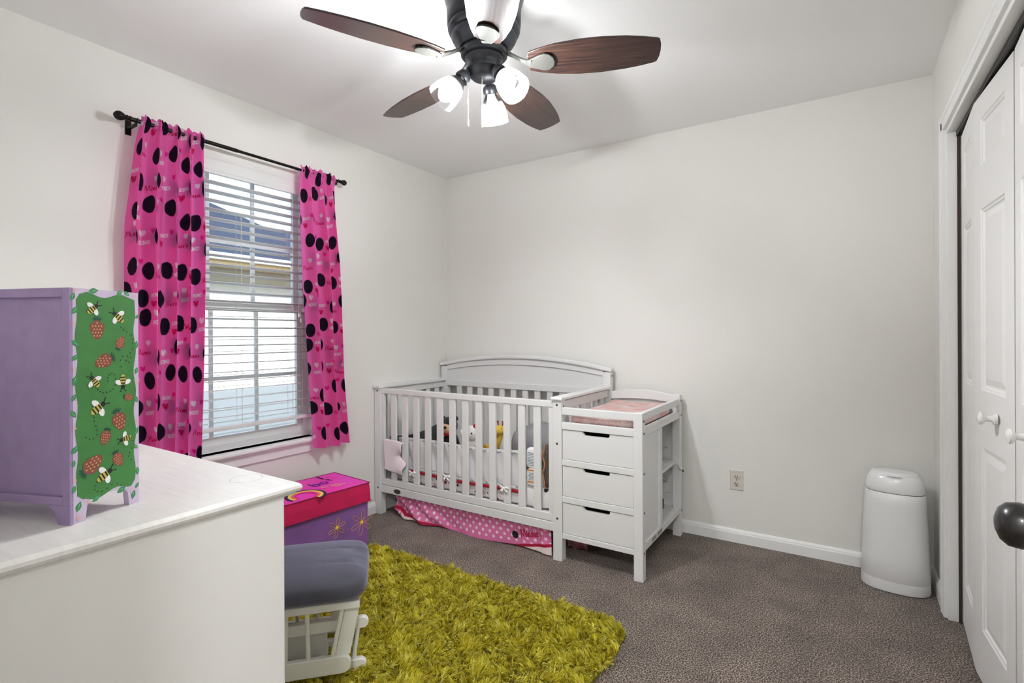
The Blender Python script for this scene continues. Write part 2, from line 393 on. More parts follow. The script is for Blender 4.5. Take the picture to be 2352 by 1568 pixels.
def bifold(name, A, Bm, Cn, knob_leaf, knob_px, label):
    d = thing(name, label, 'closet door', (A.x, A.y, 0), kind='structure')
    leaf = []
    for p, q in ((A, Bm), (Bm, Cn)):
        x = (q-p); w = x.length-.004; x.normalize(); z = Vector((0, 0, 1)); y = z.cross(x)     # front faces the room (-x)
        if y.x < 0: pass
        org = p-Vector((A.x, A.y, 0))+Vector((0, 0, .014))
        T = frame(org, x, y, z)
        leaf.append(door_leaf(d, 'leaf', w, 1.985, .03, ROWS, T))
    k = onX(*knob_px, .385)-Vector((A.x, A.y, 0))
    T = Matrix.Translation(k) @ Matrix.Rotation(-PI/2, 4, 'Y')
    G().lathe([(.0, -.012), (.017, -.012), (.018, -.004), (.010, 0), (.008, .012), (.010, .017), (.017, .021), (.020, .026), (.019, .030), (.011, .034), (0, .035)], 24, T).obj('knob', mat('knob_white', (238, 236, 233), .25), leaf[knob_leaf], smooth=True)
    return d
bifold('door_1', P0, P1, P2, 1, (2278, 962), 'white panelled bifold closet door nearest the diaper pail')
bifold('door_2', P2-Vector((0, .008, 0)), P3, P4, 0, (2352, 1004), 'white panelled bifold closet door nearest the camera')
# entry door with black knob
d3 = thing('door_3', 'open white entry door with a black oval knob', 'door', (.2, Nn+.01, 0), kind='structure')
T = frame((.033, .87, .012), Vector((0, -1, 0)), Vector((1, 0, 0)), Vector((0, 0, 1)))
el = door_leaf(d3, 'leaf', .87, 2.0, .035, [(.17, .76), (1.0, 1.58), (1.72, 1.90)], T, stile=.11, cols=2)
kp = Vector((.033, .83, .953))
kT = Matrix.Translation((.033, .888-Nn-.01, .957)) @ Matrix.Rotation(-PI/2, 4, 'Y')
kn = G().lathe([(0, 0), (.031, 0), (.033, .003), (.030, .008), (.014, .010), (.011, .016), (.012, .026), (.021, .031), (.0265, .038), (.0285, .048), (.0265, .060), (.020, .067), (.010, .071), (0, .072)], 40, kT)
kn.obj('knob', mat('knob_black', (20, 18, 18), .3, coat=.15), el, smooth=True, angle=60)
for z in (.25, 1.05, 1.8): box('hinge', .03, .036, -.008, .03, z, z+.09, m_dark, d3, 0)
# added hallway lamp, out of view, fills the room through the doorway
hl = thing('hall_fill_lamp', 'added round fill lamp out of view in the hallway behind the doorway', 'lamp', (.2, -.85, 2.44))
G().lathe([(0, 0), (.15, 0), (.15, -.02), (.14, -.025), (0, -.025)][::-1], 32).obj('base', m_trim, hl, smooth=True)
G().lathe([(0, -.10), (.05, -.096), (.10, -.078), (.13, -.045), (.135, -.026)], 32, closed=False).obj('shade', mat('fill_lamp_glow', (255, 250, 240), .5, emit=((.97, .98, 1), HALL_FILL)), hl, smooth=True)

# ================================================================== WINDOW
w1 = thing('window_1', 'white double hung window with muntin grid behind the blind', 'window', (L, (WY0+WY1)/2, WZ0), kind='structure')
OX, OY, OZ = L, (WY0+WY1)/2, WZ0
def wb(name, x0, x1, y0, y1, z0, z1, m=m_trim, p=w1, bv=.002): return box(name, x0-OX, x1-OX, y0-OY, y1-OY, z0-OZ, z1-OZ, m, p, bv)
m_vinyl = mat('window_vinyl', (238, 239, 238), .35)
m_pane = thin_glass('window_glass', (243, 248, 248), .7)
g = G(); X0, X1 = L-.135, L-.06
for q in ((WY0, WY0+.03, WZ0, WZ1), (WY1-.03, WY1, WZ0, WZ1), (WY0+.03, WY1-.03, WZ1-.03, WZ1), (WY0+.03, WY1-.03, WZ0, WZ0+.03)):
    g.box(X0-OX, X1-OX, q[0]-OY, q[1]-OY, q[2]-OZ, q[3]-OZ)
g.obj('frame', m_vinyl, w1)
def sash(x0, x1, z0, z1, hz):
    y0, y1 = WY0+.03, WY1-.03
    g = G(); s = .032
    for q in ((y0, y0+s, z0, z1), (y1-s, y1, z0, z1), (y0+s, y1-s, z1-s, z1), (y0+s, y1-s, z0, z0+s+.012)):
        g.box(x0-OX, x1-OX, q[0]-OY, q[1]-OY, q[2]-OZ, q[3]-OZ)
    sh = g.obj('sash', m_vinyl, w1, bevel=.002)
    xm = (x0+x1)/2
    for k in (1, 2):
        y = y0+s+(y1-y0-2*s)*k/3
        wb('muntin', xm-.008, xm+.008, y-.010, y+.010, z0+s, z1-s, m_vinyl, sh)
    wb('muntin', xm-.0075, xm+.0075, y0+s, y1-s, hz-.010, hz+.010, m_vinyl, sh)
    wb('pane', xm-.002, xm+.002, y0+s, y1-s, z0+s, z1-s, m_pane, sh, 0)
sash(L-.128, L-.102, 1.335, WZ1-.03, 1.70)
sash(L-.098, L-.070, WZ0+.03, 1.375, .975)
wb('sill', L-.06, L+.045, WY0-.045, WY1+.045, WZ0-.022, WZ0, m_trim, w1, .006)
wb('apron', L, L+.014, WY0-.02, WY1+.02, WZ0-.085, WZ0-.022, m_trim, w1, .004)
wb('apron_bead', L+.014, L+.026, WY0-.02, WY1+.02, WZ0-.036, WZ0-.022, m_trim, w1, .004)
# venetian blind
bl = thing('venetian_blind', 'white horizontal slat blind hanging inside the window', 'blind', (L-.032, OY, 2.0))
BX, BZ = L-.032, 2.0
m_slat = mat('blind_white', (240, 240, 238), .4, transl=.12)
def bb(name, x0, x1, y0, y1, z0, z1, p=bl, m=m_slat, bv=.002): return box(name, x0-BX, x1-BX, y0-OY, y1-OY, z0-BZ, z1-BZ, m, p, bv)
bb('headrail', BX-.025, BX+.022, WY0+.006, WY1-.006, 2.055, 2.108)
g = G(); g.prism([(.024, 2.016-BZ), (.036, 2.016-BZ), (.038, 2.03-BZ), (.034, 2.036-BZ), (.036, 2.085-BZ), (.040, 2.092-BZ), (.038, 2.108-BZ), (.024, 2.108-BZ)], WY0+.004-OY, WY1-.004-OY, 'y')
g.obj('valance', m_slat, bl)
PITCHZ = .0462; y0, y1 = WY0+.008-OY, WY1-.008-OY
sg = G()
tilt = math.radians(-6)
def slat_pt(u, v):
    w = (v-.5)*.050; return (w*math.cos(tilt), y0+(y1-y0)*u, -w*math.sin(tilt)+.0022*math.cos((v-.5)*PI))
sg.grid(slat_pt, 1, 4); sl0 = sg.obj('slat', m_slat, bl, smooth=True, solid=.0028)
zs = [2.0-PITCHZ*(k+.45) for k in range(27)]
zs = [z for z in zs if z > .76]
sl0.location = (0, 0, zs[0]-BZ)
for z in zs[1:]: share(sl0, bl, (0, 0, z-BZ))
bb('bottom_rail', BX-.025, BX+.025, WY0+.008, WY1-.008, .712, .732, bl, m_slat, .004)
m_cord = mat('cord_white', (228, 228, 222), .7)
for y in (1.22, 1.52, 1.82):
    for dx in (-.027, .027): G().tube([(dx, y-OY, .06), (dx, y-OY, .73-BZ)], .0009, 5).obj('ladder_cord', m_cord, bl)
    G().tube([(0, y+.012-OY, .06), (0, y+.012-OY, .72-BZ)], .0008, 5).obj('lift_cord', m_cord, bl)
for dy, zb in ((.0, 1.33), (.012, 1.30), (.03, 1.36)):
    g = G(); y = 1.845+dy-OY; g.tube([(.044, y, .05), (.045, y, zb-BZ)], .001, 5); g.lathe([(0, 0), (.004, -.004), (.006, -.024), (0, -.03)][::-1], 10, Matrix.Translation((.045, y, zb-BZ))); g.obj('pull_cord', m_cord, bl)

# ================================================================== CURTAINS
RX, RZ = L+.085, 2.135
rod = thing('curtain_rod', 'black metal curtain rod with round finials above the window', 'curtain rod', (RX, 1.52, RZ))
rx = lambda y: y-1.52
G().tube([(0, rx(.975), 0), (0, rx(1.45), 0)], .0095, 14).obj('pole', m_dark, rod, smooth=True)
G().tube([(0, rx(1.44), 0), (0, rx(2.085), 0)], .0075, 14).obj('pole', m_dark, rod, smooth=True)
FIN = [(0, 0), (.011, 0), (.012, .006), (.009, .009), (.012, .014), (.012, .018), (.009, .022), (.015, .028), (.0195, .040), (.0195, .047), (.015, .057), (.006, .064), (0, .065)]
for y, s, k in ((.985, 1, 1.0), (2.075, -1, .85)):
    T = Matrix.Translation((0, rx(y), 0)) @ Matrix.Rotation(PI/2*s, 4, 'X') @ Matrix.Scale(k, 4)
    G().lathe(FIN, 20, T).obj('finial', m_dark, rod, smooth=True)
for y in (1.005, 2.06):
    g = G(); g.box(-.085, -.081, rx(y)-.012, rx(y)+.012, -.045, .03); g.box(-.083, -.005, rx(y)-.006, rx(y)+.006, -.022, -.012)
    g.tube([(-.012, rx(y), .004), (-.011, rx(y), -.008), (0, rx(y), -.0125), (.011, rx(y), -.008), (.014, rx(y), .008)], .003, 6)
    g.obj('bracket', m_dark, rod, bevel=.001)
m_curt = mat('curtain_print', attr='print', rough=.8, transl=.58, spec=.2)
PINK, HOT, BLK, WHT, MAG = [np.array(lin(c)[:3]) for c in ((250, 122, 198), (238, 26, 150), (34, 26, 42), (250, 238, 244), (214, 20, 92))]
def curtain(name, label, tops, folds, amp, zbot, seed, cols, hem):
    """tops: list of (t, y_left, y_right)"""
    nu, nv = 330, 560
    rng = np.random.default_rng(seed)
    u = np.linspace(0, 1, nu+1); t = np.linspace(0, 1, nv+1)
    ts = [q[0] for q in tops]
    yl = np.interp(t, ts, [q[1] for q in tops]); yr = np.interp(t, ts, [q[2] for q in tops])
    Ug, Tg = np.meshgrid(u, t)
    ph = rng.uniform(0, 6.28, 6)
    # main folds: sharpened waves that widen towards the hem
    base = 2*PI*folds*(Ug+.03*np.sin(2*PI*Ug*1.3+ph[0])+.012*np.sin(5*Tg+ph[1]))
    w = np.sin(base+ph[2])+.35*np.sin(2*base+ph[3])*np.clip(1.3-Tg, 0, 1)
    env = .55+.45*np.clip(Tg*3, 0, 1)
    fx = amp*w*env
    # gathered header on the rod
    hd = np.clip(1-Tg/.055, 0, 1)
    fine = .005*np.sin(2*PI*folds*3.3*Ug+ph[4])*np.clip(1-Tg/.12, 0, 1)
    z = RZ+.028-(RZ+.028-zbot)*Tg
    z = z+hd*.006*np.sin(2*PI*folds*3.3*Ug+ph[5])+np.clip(Tg-.9, 0, .1)*10*.004*np.sin(base*.5)
    near_rod = np.exp(-((z-RZ)/.02)**2)
    X = RX+.002+fx*(1-.55*np.exp(-((z-RZ)/.05)**2))+fine+.013*near_rod
    X = np.maximum(X, RX-.055)
    Y = yl[:, None]+(yr-yl)[:, None]*Ug+.35*amp*np.cos(base+ph[2])*env*.6
    V = np.c_[X.ravel(), Y.ravel(), z.ravel()]
    # print on the cloth: cloth coordinate across = arc length of the folded line at mid height
    k = nv//2; du = np.hypot(np.diff(X[k]), np.diff(Y[k])); s = np.r_[0, np.cumsum(du)]
    S = np.broadcast_to(s, X.shape).ravel(); Z = z.ravel()
    C = np.tile(PINK, (len(S), 1))
    tot = s[-1]
    nr = int((RZ-zbot)/.125)+2
    for r in range(nr):
        zz = RZ-.005-r*.125; ox = rng.uniform(-.05, .05)
        n = int(tot/.165)+2
        for c in range(n):
            x = (c+.5*(r % 2))*.165-.05+ox+rng.uniform(-.018, .018); y = zz+rng.uniform(-.03, .03)
            kind = (c+2*r) % 3
            stamp_ellipse(C, S, Z, x, y, .032, .040, BLK, rng.uniform(-.4, .4))
            if kind == 0: stamp_heart(C, S, Z, x+.062, y+.020, .0145, WHT); stamp_strokes(C, S, Z, XOXO, x+.045, y-.030, .0145, .0020, WHT, .12)
            elif kind == 1: stamp_heart(C, S, Z, x+.062, y-.026, .0155, MAG); stamp_strokes(C, S, Z, XOXO, x+.048, y+.006, .0135, .0018, WHT, .1)
            else: stamp_strokes(C, S, Z, WORD, x+.040, y-.032, .0150, .0014, MAG, .05); stamp_heart(C, S, Z, x+.095, y+.022, .0125, WHT)
            if kind != 2: stamp_heart(C, S, Z, x+.115, y+.030, .012, HOT)
    o = colored(name, V, grid_faces(nu, nv), C, m_curt)
    return tag(o, label, 'curtain', 'pink printed curtains')
curtain('curtain', 'wide pink printed curtain panel behind the purple toy cabinet', [(0, 1.02, 1.285), (.08, 1.0, 1.29), (.3, .965, 1.295), (1, .965, 1.268)], 4.6, .033, .56, 3, 4, 0)
curtain('curtain', 'narrow pink printed curtain panel on the crib side of the window', [(0, 1.81, 2.04), (.08, 1.812, 2.05), (.4, 1.835, 2.095), (.75, 1.875, 2.12), (1, 1.905, 2.165)], 3.1, .032, .535, 11, 3, 0)

# ================================================================== OUTSIDE
m_ground = mat('outside_ground', (120, 118, 110), .95, noise=(3, .25, 6))
struct(G().box(-60, L-.15, -30, 60, -.6, -.35).obj('ground', m_ground), 'dry ground outside the window', 'ground')
HX, EZ = -6.7, 2.13            # neighbour's wall plane, eave height
nb = thing('neighbour_house', 'pale sided neighbour house with dark blue roof seen through the blind', 'house', (HX, 5, -.35))
nx = lambda x: x-HX
ny = lambda y: y-5
nz = lambda z: z+.35
m_siding = mat('siding_pale', (186, 187, 188), .7)
m_shing = mat('roof_shingle_blue', (22, 29, 48), .9, noise=(60, .45, 3))
box('house_body', -4.2, -.02, ny(-4), ny(14), 0, nz(EZ), m_siding, nb, 0)
brd = G().prism([(0, 0), (.022, 0), (.006, .150), (0, .150)], ny(-4), ny(14), 'y').obj('siding_board', m_siding, nb)
for k in range(1, 17): share(brd, nb, (0, 0, k*.15))
g = G(); g.prism([(nx(-6.15), nz(2.10)), (nx(-6.15), nz(2.14)), (nx(-8.55), nz(3.08)), (nx(-11), nz(2.14)), (nx(-11), nz(2.10))], ny(-4.4), ny(14.4), 'y'); g.obj('roof', m_shing, nb)
box('gutter', nx(-6.15), nx(-6.08), ny(-4.4), ny(14.4), nz(2.09), nz(2.17), mat('gutter_white', (240, 240, 238), .4), nb, .01)
box('soffit', nx(-6.7), nx(-6.15), ny(-4.4), ny(14.4), nz(2.06), nz(2.10), mat('soffit_tan', (205, 180, 140), .7), nb, 0)
g = G(); g.add([(nx(-8.2), ny(-6), nz(2.6)), (nx(-11.5), ny(-6), nz(2.6)), (nx(-11.5), ny(6.8), nz(2.6)), (nx(-8.2), ny(6.8), nz(2.6)), (nx(-9.9), ny(-4.2), nz(4.1)), (nx(-9.9), ny(3.3), nz(4.1))],
      [(0, 3, 5, 4), (1, 4, 5, 2), (3, 2, 5), (0, 4, 1), (0, 1, 2, 3)]); g.obj('upper_roof', m_shing, nb)
# trees beyond
m_leaf = mat('tree_leaf', (98, 120, 66), .8, noise=(2, .4, 3), transl=.3); m_bark = mat('tree_bark', (90, 72, 56), .9)
def tree(x, y, zt, rad, label, seed):
    rng = np.random.default_rng(seed)
    t = thing('tree', label, 'tree', (x, y, -.35), group='trees beyond the neighbour roof')
    G().tube([(0, 0, 0), (.08, .05, zt*.4), (0, .1, zt*.8)], [.14, .11, .04], 8).obj('trunk', m_bark, t, smooth=True)
    n = 1500; d = rng.normal(size=(n, 3)); d /= np.linalg.norm(d, axis=1)[:, None]
    cl = rng.normal(size=(14, 3))*np.array([.55, .55, .35])*rad; c = cl[rng.integers(0, 14, n)]+d*(rng.uniform(.2, 1, n)**.5)[:, None]*rad*.42+np.array([0, 0, zt+.35-rad*.8])
    a = rng.normal(size=(n, 3)); a /= np.linalg.norm(a, axis=1)[:, None]; b = np.cross(a, d); b /= np.linalg.norm(b, axis=1)[:, None]+1e-9
    s = rng.uniform(.04, .085, n)[:, None]*1.4
    V = np.stack([c-a*s, c+b*s*.55, c+a*s, c-b*s*.55], 1).reshape(-1, 3)
    f = colored('foliage', V, np.arange(4*n).reshape(-1, 4), None, m_leaf, t, smooth=False); f['kind'] = 'stuff'
tree(-14, 9.1, 4.55, .9, 'rounded green tree showing left of two above the neighbour roof', 1)
tree(-17.5, 13.4, 5.7, 1.4, 'fuller green tree showing right of two above the neighbour roof', 2)

# ================================================================== CEILING FAN
FX, FY, FZ = -1.092, 1.520, 2.174
fan = thing('ceiling_fan', 'five blade ceiling fan with dark blades and three lit glass shades', 'ceiling fan', (FX, FY, 2.44))
fz = lambda z: z-2.44
m_bronze = mat('fan_bronze', (44, 46, 52), .42, metal=.25)
m_iron = mat('fan_iron', (74, 74, 70), .42, metal=.4)
def blade_mat():
    m = bpy.data.materials.new('dark_walnut_blade'); m.use_nodes = True; t = m.node_tree; N = t.nodes; K = t.links; p = N['Principled BSDF']
    p.inputs['Roughness'].default_value = .33; p.inputs['Coat Weight'].default_value = .25; p.inputs['Coat Roughness'].default_value = .25
    tc = N.new('ShaderNodeTexCoord'); mp = N.new('ShaderNodeMapping'); mp.inputs['Scale'].default_value = (3, 60, 60); K.new(tc.outputs['Object'], mp.inputs[0])
    n = N.new('ShaderNodeTexNoise'); n.inputs['Scale'].default_value = 2.2; n.inputs['Detail'].default_value = 6; n.inputs['Distortion'].default_value = .4; K.new(mp.outputs[0], n.inputs['Vector'])
    r = N.new('ShaderNodeValToRGB'); e = r.color_ramp.elements; e[0].position = .35; e[0].color = lin((22, 16, 16)); e[1].position = .75; e[1].color = lin((72, 46, 36)); K.new(n.outputs['Fac'], r.inputs[0]); K.new(r.outputs[0], p.inputs['Base Color'])
    return m
m_blade = blade_mat()
G().lathe([(0, 0), (.140, 0), (.145, -.006), (.145, -.022), (.139, -.030), (.141, -.038), (.136, -.046), (.134, -.09), (.133, -.125), (.127, -.133), (.131, -.142), (.126, -.154), (.116, -.160), (.119, -.170), (.110, -.186), (.098, -.198), (.090, -.212), (0, -.212)][::-1], 56).obj('motor_housing', m_bronze, fan, smooth=True, angle=50)
G().lathe([(0, fz(2.226)), (.082, fz(2.226)), (.084, fz(2.22)), (.084, fz(2.206)), (.078, fz(2.200)), (0, fz(2.200))][::-1], 48).obj('flywheel', m_bronze, fan, smooth=True)
G().lathe([(0, fz(2.205)), (.068, fz(2.205)), (.070, fz(2.195)), (.064, fz(2.190)), (.062, fz(2.165)), (.066, fz(2.160)), (.066, fz(2.150)), (.060, fz(2.147)), (.054, fz(2.135)), (.045, fz(2.126)), (.030, fz(2.121)), (.012, fz(2.118)), (0, fz(2.117))][::-1], 48).obj('switch_housing', m_bronze, fan, smooth=True, angle=50)
# blades (shared meshes)
def blade_outline():
    pr = [(.165, .044), (.20, .057), (.26, .072), (.34, .081), (.42, .082), (.50, .075), (.56, .065), (.604, .054)]
    top = [(r, w) for r, w in pr]; tip = [(.611, .049), (.617, .028), (.619, 0), (.617, -.028), (.611, -.049)]
    return [(.160, .030)]+top+tip+[(r, -w) for r, w in pr[::-1]]+[(.160, -.030)]
bo = blade_outline()
PB = math.radians(13)
bg = G().prism(bo, -.003, .003, 'z', Matrix.Rotation(-PB, 4, 'X')); 
blade0 = iron0 = None
ANG0 = 239.6
for k in range(5):
    th = math.radians(ANG0+72*k-(2.5 if k == 1 else 0)); up = -.034 if k == 0 else 0
    if k == 0:
        blade0 = bg.obj('blade', m_blade, fan, bevel=.0015); blade0.location = (0, 0, FZ-2.44); blade0.rotation_euler = (0, up, th)
        g = G(); Tb = Matrix.Rotation(-PB, 4, 'X')
        # arm from flywheel, then teardrop plate under the blade
        arm = [(.060, .0, .036), (.085, 0, .036), (.105, 0, .026), (.13, 0, .010), (.155, 0, -.003), (.175, 0, -.008)]
        for i in range(len(arm)-1):
            (r0, _, z0), (r1, _, z1) = arm[i], arm[i+1]; w0 = .017-.004*min(1, abs(i-2)*.0); w1 = w0
            w0 = [.016, .014, .012, .013, .017, .022][i]; w1 = [.016, .014, .012, .013, .017, .022][i+1]
            g.add([(r0, -w0, z0-.004), (r0, w0, z0-.004), (r0, w0, z0+.004), (r0, -w0, z0+.004), (r1, -w1, z1-.004), (r1, w1, z1-.004), (r1, w1, z1+.004), (r1, -w1, z1+.004)],
                  [(0, 4, 5, 1), (1, 5, 6, 2), (2, 6, 7, 3), (3, 7, 4, 0), (0, 1, 2, 3), (4, 7, 6, 5)])
        pl = [(.165, .018), (.185, .026), (.205, .036), (.222, .040), (.238, .036), (.252, .020), (.256, 0), (.252, -.020), (.238, -.036), (.222, -.040), (.205, -.036), (.185, -.026), (.165, -.018)]
        g.prism(pl, -.012, -.0045, 'z', Tb)
        iron0 = g.obj('blade_iron', m_iron, fan, bevel=.002); iron0.location = (0, 0, FZ-2.44); iron0.rotation_euler = (0, up, th)
    else:
        share(blade0, fan, (0, 0, FZ-2.44), (0, 0, th)); share(iron0, fan, (0, 0, FZ-2.44), (0, 0, th))
# light kit
m_shade = thin_glass('shade_glass', (252, 252, 252), 1.0, haze=.012)
m_bulb = mat('bulb_glow', (255, 255, 255), .4, emit=((.95, .975, 1), BULB))
sh0 = None
for k, (az, tl) in enumerate(((108, 34), (228, 43), (348, 43))):
    a = math.radians(az); T = Matrix.Translation((.050*math.cos(a), .050*math.sin(a), fz(2.150))) @ Matrix.Rotation(a, 4, 'Z') @ Matrix.Rotation(math.radians(180-tl), 4, 'Y')
    # local +z = out along the lamp
    cup = G().tube([(0, 0, -.012), (0, 0, .025)], .011, 12, T); cup.lathe([(0, .020), (.016, .020), (.024, .028), (.027, .040), (.027, .050), (.022, .050), (0, .048)][::-1], 24, T)
    c = cup.obj('lamp_cup', m_bronze, fan, smooth=True)
    pr = [(.021, .044), (.022, .058), (.030, .070), (.040, .086), (.047, .106), (.051, .128), (.0535, .150), (.054, .158)]
    pi = [(r-.0022, z) for r, z in pr][::-1]
    s = G().lathe(pr+pi, 36, T, closed=False).obj('glass_shade', m_shade, fan, smooth=True, angle=70)
    G().lathe([(0, .046), (.013, .046), (.013, .060), (.018, .072), (.0255, .088), (.028, .100)][::-1], 20, T).obj('bulb_base', m_plastic, c, smooth=True)
    G().lathe([(.0282, .1005), (.0275, .108), (.0255, .116), (.017, .127), (.006, .132), (0, .1325)][::-1], 20, T).obj('bulb', m_bulb, c, smooth=True)
m_chain = mat('chain_brass', (170, 160, 130), .35, metal=.8)
for px, y0p, y1p in ((1075, 180, 290), (1107, 172, 293)):
    d = 1.86 if px < 1100 else 1.84
    a = ray(px, y0p)*d+Vector((0, 0, CAMZ)); b = ray(px, y1p)*d+Vector((0, 0, CAMZ)); b.x, b.y = a.x, a.y
    a -= Vector((FX, FY, 2.44)); b -= Vector((FX, FY, 2.44))
    g = G(); n = int((a.z-b.z-.022)/.0042)
    for i in range(n): g.ball((a.x, a.y, a.z-i*.0042), .0013, 6, 4)
    g.tube([(a.x, a.y, b.z+.026), (a.x, a.y, b.z)], .0025, 8); g.obj('pull_chain', m_chain, fan, smooth=True)

# ================================================================== CRIB WITH CHANGING TABLE
U0 = (-2.661, 2.42, 0)
crib = thing('crib_with_changing_table', 'white slatted crib joined to a three drawer changing table', 'crib', U0)
mw = m_wood_w
def cb(name, x0, x1, y0, y1, z0, z1, p=crib, bv=.003, m=mw): return box(name, x0, x1, y0, y1, z0, z1, m, p, bv)
D = .722
def bolt(x, y, z, ax, p=crib):
    T = Matrix.Translation((x, y, z)) @ (Matrix.Rotation(PI/2, 4, 'X') if ax == 'y' else Matrix.Rotation(PI/2, 4, 'Y'))
    g = G().lathe([(0, -.004), (.0062, -.004), (.0062, .0012), (.0045, .0016), (.0045, .0004), (0, .0004)], 14, T); g.obj('bolt', m_bolt, p, smooth=True)
# posts
cb('post', 0, .055, 0, .05, 0, .842); cb('post', 1.357, 1.41, 0, .05, 0, .85)
cb('post', .012, .066, D-.05, D, 0, .955); cb('post', 1.36, 1.413, D-.05, D, 0, .955)
cb('leg', 1.80, 1.846, 0, .046, 0, .815); cb('leg', 1.80, 1.846, D-.046, D, 0, .838)
# front panel
fp = cb('front_rail', .055, 1.357, .006, .034, .809, .842)
cb('end_stile', .055, .078, .010, .030, .243, .809, crib, .002); cb('end_stile', 1.328, 1.357, .010, .030, .243, .809, crib, .002)
cb('lower_rail', .055, 1.357, .008, .032, .200, .242); cb('apron', .055, 1.357, .004, .030, .150, .1975)
s0 = cb('slat', -.0225, .0225, .012, .028, .243, .809); s0.location = (.164, 0, 0)
for k in range(1, 12): share(s0, crib, (.164+k*.0991, 0, 0))
T = Matrix.Translation((.205, .0035, .175)) @ Matrix.Rotation(PI/2, 4, 'X') @ Matrix.Diagonal((1, .5, 1, 1))
G().lathe([(0, -.003), (.030, -.003), (.030, .001), (0, .0015)], 28, T).obj('emblem', mat('emblem_dark', (70, 55, 52), .5), crib)
# side panels (left end, and between crib and changer)
for xs, xc in ((.0, .0275), (1.357, 1.385)):
    g = G(); g.prism([(-.012, .842+(.008 if xs else 0)), (D-.045, .842+(.008 if xs else 0)), (D-.045, .866), (-.006, .866), (-.012, .860)], xs-.006, xs+.060, 'x'); g.obj('side_cap', mw, crib, bevel=.004)
    cb('side_rail', xc-.012, xc+.012, .05, D-.05, .795, .842); cb('side_lower_rail', xc-.012, xc+.012, .05, D-.05, .16, .235)
    s1 = cb('side_slat', xc-.008, xc+.008, -.02, .02, .235, .795); s1.location = (0, .105, 0)
    for k in range(1, 6): share(s1, crib, (0, .105+k*.0985, 0))
# headboard
xa, xb = .012, 1.413; xm = (xa+xb)/2
def arch(x, h): return h*(1-((x-xm)/((xb-xa)/2))**2)
xs_ = [xa-.006+(xb-xa+.012)*i/24 for i in range(25)]
g = G(); g.prism([(x, .955+max(0, arch(x, .070))) for x in xs_]+[(x, .981+max(0, arch(x, .070))) for x in xs_[::-1]], D-.060, D+.006, 'y'); g.obj('arched_cap', mw, crib, bevel=.008, seg=3)
xi = [.066+(1.36-.066)*i/24 for i in range(25)]
g = G(); g.prism([(x, .920+max(0, arch(x, .062))) for x in xi]+[(x, .957+max(0, arch(x, .070))) for x in xi[::-1]], D-.042, D-.008, 'y'); g.obj('arched_rail', mw, crib, bevel=.002)
g = G(); g.prism([(xi[0], .845), (xi[-1], .845)]+[(x, .922+max(0, arch(x, .062))) for x in xi[::-1]], D-.030, D-.018, 'y'); g.obj('headboard_panel', mw, crib)
cb('headboard_rail', .066, 1.36, D-.042, D-.008, .806, .848); cb('headboard_lower_rail', .066, 1.36, D-.040, D-.010, .16, .24)
s2 = cb('headboard_slat', -.0225, .0225, D-.033, D-.017, .24, .806); s2.location = (.175, 0, 0)
for k in range(1, 12): share(s2, crib, (.175+k*.0987, 0, 0))
# mattress support
cb('mattress_support', .08, 1.345, .036, D-.055, .215, .225, crib, .001)
# changer
cb('changer_rail', 1.41, 1.80, .006, .030, .774, .813); cb('changer_rail', 1.41, 1.80, .004, .030, .698, .735)
cb('drawer_rail', 1.41, 1.80, .006, .030, .507, .540); cb('drawer_rail', 1.41, 1.80, .006, .030, .313, .346); cb('bottom_rail', 1.41, 1.80, .006, .032, .122, .150)
cb('side_top_rail', 1.816, 1.84, .046, D-.046, .774, .813); cb('side_rail', 1.814, 1.842, .046, D-.046, .698, .735)
cb('side_bottom_rail', 1.814, 1.842, .046, D-.046, .135, .175); cb('side_panel', 1.822, 1.832, .046, .30, .175, .698, crib, .001); cb('side_stile', 1.812, 1.843, .290, .335, .175, .698)
cb('changer_top', 1.412, 1.814, .030, D-.02, .700, .716, crib, .001)
cb('divider', 1.41, 1.80, .325, .337, .15, .70, crib, .001); cb('shelf', 1.41, 1.822, .337, D-.012, .430, .446, crib, .002); cb('shelf', 1.41, 1.822, .337, D-.012, .15, .166, crib, .002)
cb('inner_panel', 1.412, 1.424, .05, D-.05, .15, .70, crib, .001)
cb('back_panel', 1.413, 1.80, D-.016, D-.008, .15, .80, crib, .001)
xq = [1.413+(1.80-1.413)*i/16 for i in range(17)]
ar = lambda x: .022*(1-((x-1.606)/.194)**2)
g = G(); g.prism([(x, .785+.6*ar(x)) for x in xq]+[(x, .833+ar(x)) for x in xq[::-1]], D-.036, D-.012, 'y'); g.obj('changer_back_board', mw, crib, bevel=.003)
for k, (z0, z1) in enumerate(((.5425, .6955), (.3485, .5045), (.1525, .3105))):
    x0, x1 = 1.4128, 1.7972; c0, c1, dp = 1.527, 1.675, .019
    nt_ = [(c0-.002, z1), (c0+.003, z1-.008), (c0+.010, z1-dp+.002), (c0+.018, z1-dp), (c1-.012, z1-dp), (c1-.003, z1-dp+.004), (c1, z1-.008), (c1, z1)]
    g = G(); g.prism([(x0, z0), (x1, z0), (x1, z1)]+nt_[::-1]+[(x0, z1)], .010, .026, 'y'); dr = g.obj('drawer', mw, crib)
    g = G(); g.box(x0+.012, x0+.022, .026, .315, z0+.01, z1-.022); g.box(x1-.022, x1-.012, .026, .315, z0+.01, z1-.022); g.box(x0+.022, x1-.022, .026, .315, z0+.01, z0+.018); g.box(x0+.022, x1-.022, .305, .315, z0+.018, z1-.022); g.obj('drawer_box', mat('drawer_inside', (90, 84, 78), .8), dr)
for z in (.825, .62, .225): bolt(1.384, 0, z, 'y')
bolt(.027, 0, .825, 'y'); bolt(.03, 0, .178, 'y')
for z in (.775, .715, .52, .33, .135): bolt(1.846, .022, z, 'x')
for z in (.80, .715, .15): bolt(1.846, D-.02, z, 'x')
